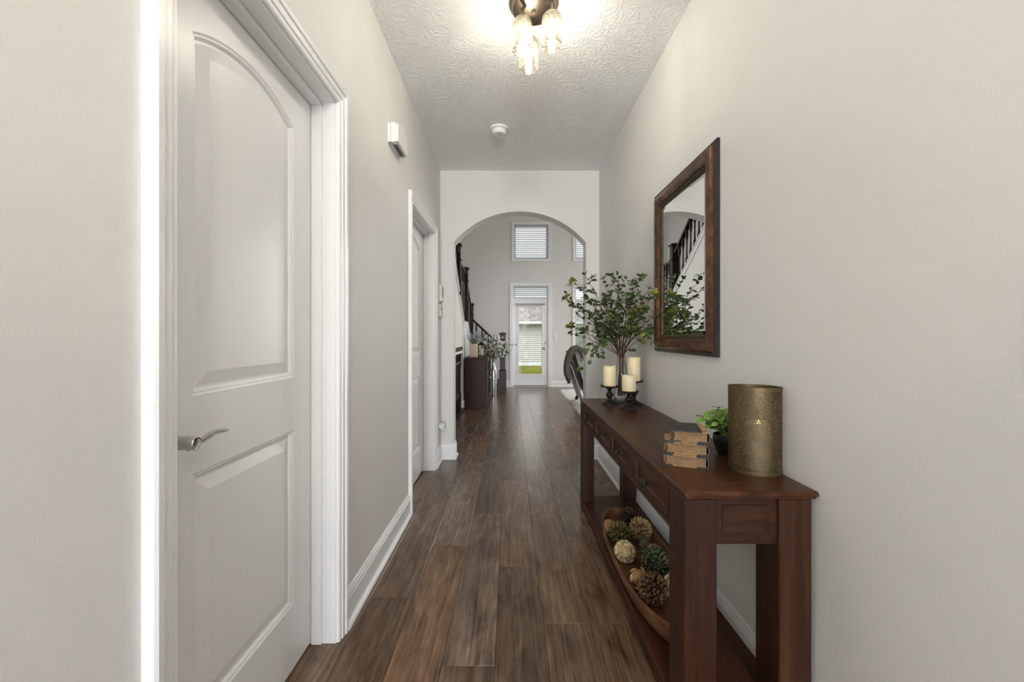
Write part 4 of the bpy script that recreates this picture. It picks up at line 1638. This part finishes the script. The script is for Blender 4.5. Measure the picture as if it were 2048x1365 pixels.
side = [(6.40, 0), (8.14, 0), (8.14, curb(8.14)), (7.12, 1.395), (6.52, 1.395), (YA2, curb(YA2)), (YA2, .90), (6.40, .90)]
so = B().prism(side, 0, XS - .13, XS).obj('wall_stairs', M['wall'])
struct(so, 'pale wall enclosing the side of the staircase', 'wall')
capp = [(8.16, curb(8.14)), (7.12, 1.395), (6.52, 1.395), (YA2, curb(YA2))]
tb = B()
for (y0, z0), (y1, z1) in zip(capp[:-1], capp[1:]):
    tb.prism([(y0, z0), (y1, z1), (y1, z1 + .022), (y0, z0 + .022)], 0, XS - .15, XS + .022)
    tb.prism([(y0, z0 - .075), (y1, z1 - .075), (y1, z1), (y0, z0)], 0, XS - .002, XS + .012)
struct(tb.obj('trim_3', stw), 'white trim along the top of the stair wall', 'trim')
# corner boards of the boxed-in stair end
struct(B().box(XS - .005, XS + .010, 6.40, 6.47, .14, 1.37).box(XS - .005, XS + .010, 7.05, 7.12, .14, 1.37).obj('trim_4', stw), 'white corner boards on the stair wall', 'trim')
base('baseboard_stairs', 1, XS, 1, 6.40, 8.10)
base('baseboard_stairs', 0, 6.40, -1, XS - .13, XS + .028)

stg = thing('staircase', 'dark wood staircase rising behind the arch along the left', 'staircase', (-1.3, 8.2, 0))
for i, (xa, z) in enumerate(((-.255, .187), (-.505, .373), (XS, .560))):
    B().box(GX0 + .01, xa, 8.21, YB - .02, z - .187, z - .030).obj('riser', M['dark_stair'], stg)
    B().box(GX0 + .01, xa + .025, 8.19 if i < 2 else 8.14, YB - .02, z - .030, z, .006).obj('tread', M['dark_stair'], stg)
y, z = 8.14, .56
for i in range(5):
    z += .167
    B().box(GX0 + .01, XS - .135, y - .26, y + .02, z - .03, z, .006).obj('tread', M['dark_stair'], stg)
    B().box(GX0 + .01, XS - .135, y - .02, y, z - .167, z - .03).obj('riser', stw, stg)
    y -= .22
B().box(GX0 + .01, XS - .135, 6.5, 7.10, 1.33, 1.39).obj('landing', M['dark_stair'], stg)
y, z = 6.5, 1.39
for i in range(10):
    z += .187
    B().box(GX0 + .01, XS - .135, y - .255, y + .02, z - .03, z, .006).obj('tread', M['dark_stair'], stg)
    B().box(GX0 + .01, XS - .135, y - .02, y, z - .187, z - .03).obj('riser', stw, stg)
    y -= .251


def newel(x, y, z0, z1, label, base_h=.40, hb=.066, hs=.050):
    n = thing('newel_post', label, 'newel post', (x, y, z0), 'dark newel posts of the staircase')
    if base_h:
        B().box(x - hb, x + hb, y - hb, y + hb, z0, z0 + base_h, .004).obj('post_base', M['dark_stair'], n)
        B().lathe([(hb * 1.3, z0 + base_h), (hs * 1.42, z0 + base_h + .018)], (x, y, 0), 4).xf(Matrix.Translation((x, y, 0)) @ Matrix.Rotation(PI / 4, 4, 'Z') @ Matrix.Translation((-x, -y, 0))).obj('base_cap', M['dark_stair'], n)
    B().box(x - hs, x + hs, y - hs, y + hs, z0 + base_h, z1 - .045, .003).obj('post_shaft', M['dark_stair'], n)
    B().box(x - hs - .012, x + hs + .012, y - hs - .012, y + hs + .012, z1 - .26, z1 - .24, .004).obj('collar', M['dark_stair'], n)
    cp = B().box(x - hs - .022, x + hs + .022, y - hs - .022, y + hs + .022, z1 - .045, z1 - .022, .005)
    cp.lathe([((hs + .016) * 1.414, z1 - .022), (.02, z1)], (0, 0, 0), 4)
    for i in range(len(cp.v) - 8, len(cp.v)):
        vx, vy, vz_ = cp.v[i]
        c45 = math.cos(PI / 4)
        cp.v[i] = (x + (vx - vy) * c45, y + (vx + vy) * c45, vz_)
    cp.obj('post_cap', M['dark_stair'], n)
    return n


newel(-.150, 8.150, 0, 1.245, 'dark newel post at the foot of the stairs behind the flowers', .47, .075, .056)
newel(XS - .03, 8.20, .56, 1.85, 'dark newel post at the lower stair landing', 0, .05, .040)
newel(XS - .03, 7.055, 1.417, 2.39, 'dark newel post standing on the white stair wall', .36)
newel(XS - .03, 6.00, curb(6.0) - .0, 2.565, 'dark newel post highest up the stairs, beside the arch', .22)


def rail(y0, z0, y1, z1, label, x=XS - .03, spacing=.115, lo=None):
    r = thing('stair_railing', label, 'railing', (x, (y0 + y1) / 2, min(z0, z1) - .8))
    sec = [(-.03, -.030), (.03, -.030), (.034, -.005), (.030, .014), (.018, .026), (-.018, .026), (-.030, .014), (-.034, -.005)]
    bb = B()
    for (yy, zz) in ((y0, z0), (y1, z1)):
        bb.v += [(x + a, yy, zz + c) for a, c in sec]
    bb.f = [tuple(range(8)), tuple(range(8, 16))] + [(i, (i + 1) % 8, (i + 1) % 8 + 8, i + 8) for i in range(8)]
    bb.obj('handrail', M['dark_stair'], r)
    n = max(2, int(abs(y1 - y0) / spacing))
    for i in range(1, n):
        yy = y0 + (y1 - y0) * i / n
        zt = z0 + (z1 - z0) * i / n - .02
        zb = (curb(yy) + .02) if lo is None else lo
        hgt = zt - zb
        w = .016
        B().box(x - w, x + w, yy - w, yy + w, zb, zb + hgt * .22).box(x - w, x + w, yy - w, yy + w, zt - hgt * .22, zt).lathe(
            [(.014, zb + hgt * .22), (.019, zb + hgt * .25), (.012, zb + hgt * .30), (.010, zb + hgt * .5), (.012, zb + hgt * .70), (.019, zb + hgt * .75), (.014, zb + hgt * .78)], (x, yy, 0), 8, cap=False).obj('baluster', M['dark_stair'], r)
    return r


rail(8.15, 1.60, 7.12, 2.16, 'dark stair railing rising from the lower landing')
rail(7.00, 2.28, 6.06, 2.30, 'level dark railing between two upper newel posts')
rail(5.94, 2.42, 4.02, 2.42 + 1.92 * .735, 'dark stair railing climbing towards the hallway, seen in the mirror')
# rail of the first short flight: runs in x
r = thing('stair_railing', 'short dark handrail slanting down to the foot of the stairs', 'railing', (-.45, 8.17, .2))
bb = B()
for (xx, zz) in ((-.215, .985), (-.745, 1.49)):
    bb.v += [(xx, 8.17 + a, zz + c) for a, c in ((-.03, -.03), (.03, -.03), (.034, 0), (.02, .026), (-.02, .026), (-.034, 0))]
bb.f = [tuple(range(6)), tuple(range(6, 12))] + [(i, (i + 1) % 6, (i + 1) % 6 + 6, i + 6) for i in range(6)]
bb.obj('handrail', M['dark_stair'], r)
for xx, zb in ((-.32, .187), (-.44, .187), (-.57, .373), (-.69, .373)):
    zt = 1.49 + (xx + .745) * (.985 - 1.49) / .53 - .02
    B().box(xx - .016, xx + .016, 8.154 + .05, 8.186 + .05, zb, zb + .2).box(xx - .016, xx + .016, 8.154, 8.186 + .05, zt - .2, zt).lathe([(.014, zb + .2), (.018, zb + .23), (.011, zb + .4), (.018, zt - .23), (.014, zt - .2)], (xx, 8.20, 0), 8).obj('baluster', M['dark_stair'], r)

# guard rail round the basement stairwell
g = thing('guard_railing', 'low dark guard railing just inside the arch on the left', 'railing', (-.73, 5.2, 0))
B().box(-.835, -.722, YA2 + .002, 6.36, .0, .028, .004).obj('shoe_rail', M['dark_stair'], g)
gr = B()
sec = [(-.033, -.045), (.033, -.045), (.038, -.012), (.036, .012), (.020, .030), (-.020, .030), (-.036, .012), (-.038, -.012)]
for yy in (YA2 + .002, 6.36):
    gr.v += [(-.790 + a, yy, .985 + c) for a, c in sec]
gr.f = [tuple(range(8)), tuple(range(8, 16))] + [(i, (i + 1) % 8, (i + 1) % 8 + 8, i + 8) for i in range(8)]
gr.obj('handrail', M['dark_stair'], g)
for i in range(21):
    yy = YA2 + .08 + i * .114
    w = .017
    B().box(-.790 - w, -.790 + w, yy - w, yy + w, .028, .22).box(-.790 - w, -.790 + w, yy - w, yy + w, .78, .945).lathe(
        [(.014, .22), (.020, .25), (.011, .31), (.010, .5), (.012, .68), (.020, .75), (.014, .78)], (-.790, yy, 0), 8, cap=False).obj('baluster', M['dark_stair'], g)
# basement stairwell
struct(B().box(GX0, XS, YA2, 6.40, -2.85, -2.80).obj('floor_basement', M['slab']), 'basement stairwell floor', 'floor')
struct(B().box(XS - .06, XS - .02, YA2, 6.40, -2.80, -.006).obj('wall_stairwell', M['wall']), 'basement stairwell wall under the guard railing', 'wall')

# ------------------------------------------------------------------ great room furniture
cbn = thing('sideboard_cabinet', 'dark espresso cabinet against the stair wall beyond the arch', 'cabinet', (-.55, 6.975, 0))
cx0, cx1, cy0, cy1, cz = -.728, -.362, 6.43, 7.52, .820
B().box(cx0, cx1 - .022, cy0, cy0 + .022, .0, cz - .022, .002).obj('side_panel', M['espresso'], cbn)
B().box(cx0, cx1 - .022, cy1 - .022, cy1, .0, cz - .022, .002).obj('side_panel', M['espresso'], cbn)
B().box(cx0, cx1, cy0, cy1, cz - .022, cz, .003).obj('cabinet_top', M['espresso'], cbn)
B().box(cx0, cx0 + .01, cy0 + .022, cy1 - .022, .03, cz - .022).obj('back_panel', M['espresso'], cbn)
B().box(cx0 + .01, cx1 - .022, cy0 + .022, cy1 - .022, .05, .072).obj('bottom_panel', M['espresso'], cbn)
B().box(cx1 - .06, cx1 - .05, cy0 + .022, cy1 - .022, 0, .05).obj('toe_kick', M['espresso'], cbn)
for i in range(2):
    a = cy0 + .003 + i * (cy1 - cy0) / 2
    c = a + (cy1 - cy0) / 2 - .006
    dd = B()
    dd.ring(a + .05, c - .05, .12, cz - .075, [(0, 0), (0, .014), (.004, .020), (.048, .020), (.049, 0)], lambda p, q, w: (cx1 - .020 + w, p, q))
    do = dd.obj('cabinet_door', M['espresso'], cbn)
    B().box(cx1 - .018, cx1 - .012, a + .048, c - .048, .118, cz - .073).obj('glass_insert', M['glass'], do)
    yk = c - .025 if i == 0 else a + .025
    B().lathe([(.006, cx1 - .002), (.005, cx1 + .012), (.012, cx1 + .018), (.012, cx1 + .024), (.0001, cx1 + .028)], (0, yk, .45), 14, 0).obj('knob', M['nickel'], do, True)

pb = thing('planter_box', 'whitewashed wooden planter box on the espresso cabinet', 'planter', (-.61, 6.70, .82))
pxa, pxb, pya, pyb = -.665, -.545, 6.64, 6.76
for nm, q in (('planter_side', (pxa, pxa + .012, pya, pyb)), ('planter_side', (pxb - .012, pxb, pya, pyb)), ('planter_side', (pxa + .012, pxb - .012, pya, pya + .012)), ('planter_side', (pxa + .012, pxb - .012, pyb - .012, pyb))):
    B().box(*q, .8205, 1.04, .002).obj(nm, M['planter_wood'], pb)
B().box(pxa + .012, pxb - .012, pya + .012, pyb - .012, .825, 1.02).obj('soil', M['soil'], pb)
lv2 = thing('lavender_plant', 'dusty grey-blue lavender growing in the planter box', 'plant', (-.605, 6.70, 1.02))
rl = random.Random(4)
stm = B()
flw = B()
for i in range(70):
    a = rl.uniform(0, 2 * PI)
    lean = rl.uniform(.05, 1.0)
    ln = rl.uniform(.14, .27)
    d = Vector((math.cos(a) * lean, math.sin(a) * lean, 1)).normalized()
    p0 = Vector((-.605 + rl.uniform(-.03, .03), 6.70 + rl.uniform(-.03, .03), 1.02))
    e = p0 + d * ln + Vector((0, 0, -.05 * lean * lean))
    e.x = max(e.x, XS + .03)
    stm.tube([p0, p0.lerp(e, .5) + Vector((0, 0, .015)), e], [.0025, .002, .0015], 5)
    dd = (e - p0).normalized()
    for k in range(5):
        flw.ball(e - dd * (.05 - .012 * k), .0058 - .0006 * k, 6, 4, (1, 1, 1.6))
stm.obj('stems', M['sage'], lv2)['kind'] = 'stuff'
flw.obj('flower_spikes', M['lavender'], lv2, True)['kind'] = 'stuff'

ln_ = thing('candle_lantern', 'small black metal lantern with glass sides on the cabinet', 'lantern', (-.50, 6.92, .82))
lx, ly, hwid = -.497, 6.93, .055
B().box(lx - hwid - .006, lx + hwid + .006, ly - hwid - .006, ly + hwid + .006, .8205, .838, .002).obj('lantern_base', M['black_metal'], ln_)
for sx in (-1, 1):
    for sy in (-1, 1):
        B().box(lx + sx * hwid - .006, lx + sx * hwid + .006, ly + sy * hwid - .006, ly + sy * hwid + .006, .838, 1.010).obj('corner_post', M['black_metal'], ln_)
    B().box(lx + sx * hwid - .001, lx + sx * hwid + .001, ly - hwid + .006, ly + hwid - .006, .838, 1.010).obj('glass_side', M['glass'], ln_)
    B().box(lx - hwid + .006, lx + hwid - .006, ly + sx * hwid - .001, ly + sx * hwid + .001, .838, 1.010).obj('glass_side', M['glass'], ln_)
tp = B().lathe([((hwid + .012) * 1.414, 1.010), ((hwid + .012) * 1.414, 1.018), (.030, 1.055), (.026, 1.062), (.0001, 1.066)], (0, 0, 0), 4)
for i in range(len(tp.v)):
    vx, vy, vz_ = tp.v[i]
    tp.v[i] = (lx + (vx - vy) * .7071, ly + (vx + vy) * .7071, vz_)
tp.obj('lantern_roof', M['black_metal'], ln_)
B().tube([(lx + .025 * math.cos(t), ly, 1.088 + .025 * math.sin(t)) for t in [2 * PI * i / 16 for i in range(17)]], .003, 6).obj('carry_ring', M['black_metal'], ln_)
lc = thing('small_candle', 'cream candle standing inside the small black lantern', 'candle', (lx, ly, .8385))
B().lathe([(.030, .8385), (.031, .84), (.031, .945), (.028, .948), (.0001, .944)], (lx, ly, 0), 24).obj('wax', M['wax'], lc, True)
B().tube([(lx, ly, .943), (lx, ly, .955)], .0012, 5).obj('wick', M['wick'], lc)

fvx, fvy = -.318, 7.765
fv = thing('floor_vase', 'tall silver floor vase between the cabinet and the stairs', 'vase', (fvx, fvy, 0))
B().lathe([(.050, 0), (.056, .004), (.060, .05), (.062, .30), (.064, .50), (.058, .53), (.034, .57), (.031, .64), (.036, .70), (.050, .76), (.047, .76), (.033, .70), (.028, .64), (.0001, .60)], (fvx, fvy, 0), 28).obj('vase_body', M['silver'], fv, True, 50)
rf = random.Random(9)
fb_ = thing('blossom_branches', 'white blossom branches spilling from the silver floor vase', 'flowers', (fvx, fvy, .70))
stm, lfb, bl, bl2 = B(), B(), B(), B()
for i in range(40):
    a = rf.uniform(0, 2 * PI)
    lean = rf.uniform(.1, 1.15)
    lnn = rf.uniform(.28, .58)
    d = Vector((math.cos(a) * lean + .10, math.sin(a) * lean * .7 - .25, 1)).normalized()
    p0 = Vector((fvx + .012 * math.cos(a), fvy + .012 * math.sin(a), .70))
    pts = []
    for t in (0, .25, .5, .75, 1):
        q = p0 + d * lnn * t + Vector((0, 0, -.20 * lean * lnn * t * t))
        q.x = max(q.x, XS + .06)
        pts.append(q)
    stm.tube(pts, [.004, .0035, .003, .0025, .0015], 5)
    for k in range(13):
        t = rf.uniform(.35, 1.0)
        j = min(3, int(t * 4))
        q = pts[j].lerp(pts[j + 1], t * 4 - j) + Vector((rf.uniform(-.04, .04), rf.uniform(-.04, .04), rf.uniform(-.04, .05)))
        q.x = max(q.x, XS + .05)
        tgt = bl2 if (q.x < -.36 and q.z < 1.08 and rf.random() < .7) else bl
        nrm = Vector((rf.uniform(-1, 1), rf.uniform(-1.2, .2), rf.uniform(-.2, 1))).normalized()
        u = nrm.orthogonal().normalized()
        v = nrm.cross(u)
        rr = rf.uniform(.020, .032)
        for m_ in range(5):
            t2 = 2 * PI * m_ / 5
            dr = u * math.cos(t2) + v * math.sin(t2)
            sd2 = nrm.cross(dr)
            tgt.add([q, q + dr * rr * .6 + sd2 * rr * .42 + nrm * rr * .2, q + dr * rr + nrm * rr * .32, q + dr * rr * .6 - sd2 * rr * .42 + nrm * rr * .2], [(0, 1, 2, 3)])
        if rf.random() < .85:
            mtx = leaf_matrix(q, (rf.uniform(-1, 1), rf.uniform(-1, 1), rf.uniform(-.6, .8)), (0, -.5, 1), rf.uniform(1.2, 1.9), rf.uniform(-1, 1))
            lfb.add([mtx @ Vector(v_) for v_ in lvs], lfs)
stm.obj('stems', M['stem'], fb_)['kind'] = 'stuff'
lfb.obj('leaves', M['leaf'], fb_, True, recalc=False)['kind'] = 'stuff'
bl.obj('white_blossoms', M['petal_white'], fb_, False, recalc=False)['kind'] = 'stuff'
bl2.obj('blush_blossoms', M['petal_blush'], fb_, False, recalc=False)['kind'] = 'stuff'

# rug
rg_ = B()
nx, ny = 90, 80
rx0, rx1, ry0, ry1 = 1.030, 3.6, 5.0, 8.62
rr = random.Random(3)
for j in range(ny + 1):
    for i in range(nx + 1):
        e = i in (0, nx) or j in (0, ny)
        rg_.v.append((rx0 + (rx1 - rx0) * i / nx + (0 if e else rr.uniform(-.008, .008)), ry0 + (ry1 - ry0) * j / ny + (0 if e else rr.uniform(-.012, .012)), .003 if e else rr.uniform(.016, .034)))
for j in range(ny):
    for i in range(nx):
        a = j * (nx + 1) + i
        rg_.f.append((a, a + 1, a + nx + 2, a + nx + 1))
n0 = len(rg_.v)
rg_.v += [(rx0, ry0, .0005), (rx1, ry0, .0005), (rx1, ry1, .0005), (rx0, ry1, .0005)]
rg_.f.append((n0, n0 + 3, n0 + 2, n0 + 1))
tag(rg_.obj('area_rug', M['rug'], None, True, 80, loc=(2.3, 6.8, 0), recalc=False), 'pale shaggy area rug in the great room, right of the walkway', 'rug')

# armchair in profile, facing the window wall, seen past the arch
ACY = 6.55
ac = thing('armchair', 'pale upholstered armchair with dark slanted wood frame on the rug', 'armchair', (1.35, ACY, .03))
ay0, ay1 = ACY, ACY + .66


def slant(x0, z0, x1, z1, t, ya, yb):
    """slab in the xz plane from (x0, z0) up to (x1, z1), t thick, between ya and yb"""
    d = Vector((x1 - x0, z1 - z0)).normalized()
    nn = Vector((-d.y, d.x)) * t / 2
    p = [(x0 + nn.x, z0 + nn.y), (x1 + nn.x, z1 + nn.y), (x1 - nn.x, z1 - nn.y), (x0 - nn.x, z0 - nn.y)]
    return B().prism(p, 1, ya, yb)


for yy in (ay0, ay1 - .05):
    slant(1.250, .16, 1.030, .905, .055, yy, yy + .05).obj('back_post', M['dark_stair'], ac)
    slant(1.250, .20, 1.185, .030, .050, yy, yy + .05).obj('leg', M['dark_stair'], ac)
    slant(1.80, .36, 1.86, .030, .050, yy, yy + .05).obj('leg', M['dark_stair'], ac)
    B().box(1.10, 1.88, yy, yy + .05, .62, .655, .008).obj('armrest', M['dark_stair'], ac)
    slant(1.80, .34, 1.80, .63, .045, yy, yy + .05).obj('arm_support', M['dark_stair'], ac)
slant(1.300, .24, 1.090, .93, .10, ay0 + .05, ay1 - .05).obj('backrest', M['upholstery'], ac)
slant(1.205, .10, 1.000, .70, .018, ay0 + .01, ay1 - .01).obj('back_panel', M['upholstery'], ac)
B().box(1.28, 1.86, ay0 + .05, ay1 - .05, .30, .44, .03).obj('seat', M['upholstery'], ac)

# knitted throw over the chair back
tw_ = B()
path = [(1.000, .47), (.965, .52), (.955, .62), (.965, .74), (.985, .83), (1.015, .905), (1.055, .955), (1.105, .970), (1.150, .955), (1.185, .91), (1.205, .87), (1.230, .78)]
nyy = 14
thk = .070
rr = random.Random(8)
top_, bot_ = [], []
for i, (px_, pz_) in enumerate(path):
    a = Vector(path[max(0, i - 1)])
    c = Vector(path[min(len(path) - 1, i + 1)])
    d = (c - a).normalized()
    nn = Vector((-d.y, d.x))
    for j in range(nyy + 1):
        t = j / nyy
        yv = ACY - .045 + .36 * t + (.02 * math.sin(i * .8))
        wv = .010 * math.sin(t * 16 + i * .35)
        for lst, k in ((top_, thk / 2), (bot_, -thk / 2)):
            lst.append((px_ + nn.x * (k + wv), yv, pz_ + nn.y * (k + wv) - (.05 * t if i == 0 else 0)))
tw_.v = top_ + bot_
npt = len(path)
W_ = nyy + 1
off = len(top_)
for i in range(npt - 1):
    for j in range(nyy):
        a = i * W_ + j
        tw_.f.append((a, a + 1, a + W_ + 1, a + W_))
        tw_.f.append((off + a, off + a + W_, off + a + W_ + 1, off + a + 1))
for i in range(npt - 1):
    for j in (0, nyy):
        a = i * W_ + j
        tw_.f.append((a, a + W_, off + a + W_, off + a))
for j in range(nyy):
    for i in (0, npt - 1):
        a = i * W_ + j
        tw_.f.append((a, a + 1, off + a + 1, off + a))
to = thing('throw_blanket', 'grey knitted throw draped over the armchair back', 'blanket', (1.05, ACY + .1, .46))
tw_.obj('knit', M['throw'], to, True, 70)
fg = B()
for j in range(26):
    yv = ACY - .04 + .35 * j / 25
    z0 = .46 - .05 * j / 25
    fg.tube([(.985, yv, z0), (.988 + rr.uniform(-.01, .01), yv + rr.uniform(-.008, .008), z0 - .03), (.992 + rr.uniform(-.015, .015), yv + rr.uniform(-.01, .01), z0 - .06)], .003, 5)
fg.obj('fringe', M['throw'], to)['kind'] = 'stuff'

# ------------------------------------------------------------------ outdoors
gb = B()
gr_ = random.Random(12)
nx, ny = 60, 40
for j in range(ny + 1):
    for i in range(nx + 1):
        x = -12 + 30 * i / nx
        y = YB + .16 + 30 * j / ny
        z = -.12 - .60 * min(1, (y - YB) / 14) + gr_.uniform(-.02, .02)
        gb.v.append((x, y, z))
for j in range(ny):
    for i in range(nx):
        a = j * (nx + 1) + i
        gb.f.append((a, a + 1, a + nx + 2, a + nx + 1))
lw = gb.obj('lawn', M['grass'], None, True, 80, recalc=False)
lw['kind'] = 'stuff'
tag(lw, 'green lawn behind the house seen through the patio door', 'lawn')
tf = B()
for i in range(9000):
    x = gr_.uniform(-1.5, 6)
    y = gr_.uniform(11.5, 25.3)
    z = -.12 - .60 * min(1, (y - YB) / 14)
    h = gr_.uniform(.05, .11)
    tf.add([(x - .02, y, z - .02), (x + .02, y, z - .02), (x + gr_.uniform(-.04, .04), y + gr_.uniform(-.03, .03), z + h)], [(0, 1, 2)])
tfo = tf.obj('lawn_grass', M['grass'], None, False, recalc=False)
tfo['kind'] = 'stuff'
tag(tfo, 'blades of grass standing in the lawn', 'grass')

HY = 25.4
hz0, hz1 = -.45, 1.93
hs_ = thing('neighbour_house', 'neighbouring house with cream lap siding and brown shingle roof', 'house', (2.5, HY, -.75))
B().box(-5, 10, HY + .02, HY + 6, -.9, hz1).obj('house_body', M['siding'], hs_)
B().box(-5, 10, HY - .02, HY + .02, -.95, hz0).obj('foundation', M['concrete'], hs_)
sbm = None
nrow = 19
ex = (hz1 - hz0) / nrow
sbb = B().prism([(-.055, .030), (0.018, .030), (0.018, ex), (-.030, ex)], 0, -7.5, 7.5)
sbm = sbb.mesh('siding_board', M['siding'])
for i in range(nrow):
    o = bpy.data.objects.new('siding_board', sbm)
    C.objects.link(o)
    o.parent = hs_
    o.location = Vector((2.5, HY, hz0 + ex * i)) - Vector(ORG[hs_.name])
B().box(-5.2, 10.2, HY - .42, HY + .02, hz1 - .02, hz1 + .01).obj('soffit', M['gutter'], hs_)
B().prism([(HY - .56, hz1 + .15), (HY - .42, hz1 + .15), (HY - .42, hz1), (HY - .50, hz1), (HY - .55, hz1 + .06)], 0, -5.2, 10.2).obj('gutter', M['gutter'], hs_)
rfb = B()
rs = random.Random(31)
slope = .50
for i in range(28):
    y0 = HY - .46 + i * .125
    z0 = hz1 + .13 + i * .125 * slope
    x = -5.3 + (.15 if i % 2 else 0)
    while x < 10.2:
        w = rs.uniform(.18, .34)
        dz = rs.uniform(.008, .022)
        rfb.add([(x, y0, z0 + dz), (x + w - .012, y0, z0 + dz), (x + w - .012, y0 + .15, z0 + .15 * slope), (x, y0 + .15, z0 + .15 * slope), (x, y0, z0 - .01), (x + w - .012, y0, z0 - .01)],
                [(0, 1, 2, 3), (4, 5, 1, 0)])
        x += w
rfb.obj('shingles', M['shingle'], hs_, False, recalc=False)['kind'] = 'stuff'
B().prism([(HY - .46, hz1 + .11), (HY + 3.1, hz1 + .11 + 3.56 * slope), (HY + 6.7, hz1 + .11)], 0, -5.3, 10.3).obj('roof_deck', M['shingle'], hs_)

sh = thing('garden_shrub', 'leafy green shrub outside the lower window', 'shrub', (2.55, 13.2, -.3))
B().tube([(2.55, 13.2, -.35), (2.5, 13.2, .4), (2.6, 13.1, 1.0)], [.03, .022, .012], 7).obj('stem', M['stem'], sh)
sfb = B()
rs = random.Random(2)
for i in range(1500):
    d = Vector((rs.gauss(0, 1), rs.gauss(0, 1), rs.gauss(0, 1))).normalized() * rs.uniform(.35, .75)
    c = Vector((2.55 + d.x, 13.2 + d.y, .62 + d.z * 1.2))
    mtx = leaf_matrix(c, (rs.uniform(-1, 1), rs.uniform(-1, 1), rs.uniform(-1, 1)), (0, -.5, 1), rs.uniform(2.5, 4), 0)
    sfb.add([mtx @ Vector(v) for v in lvs], lfs)
sfb.obj('foliage', M['shrub'], sh, True, recalc=False)['kind'] = 'stuff'
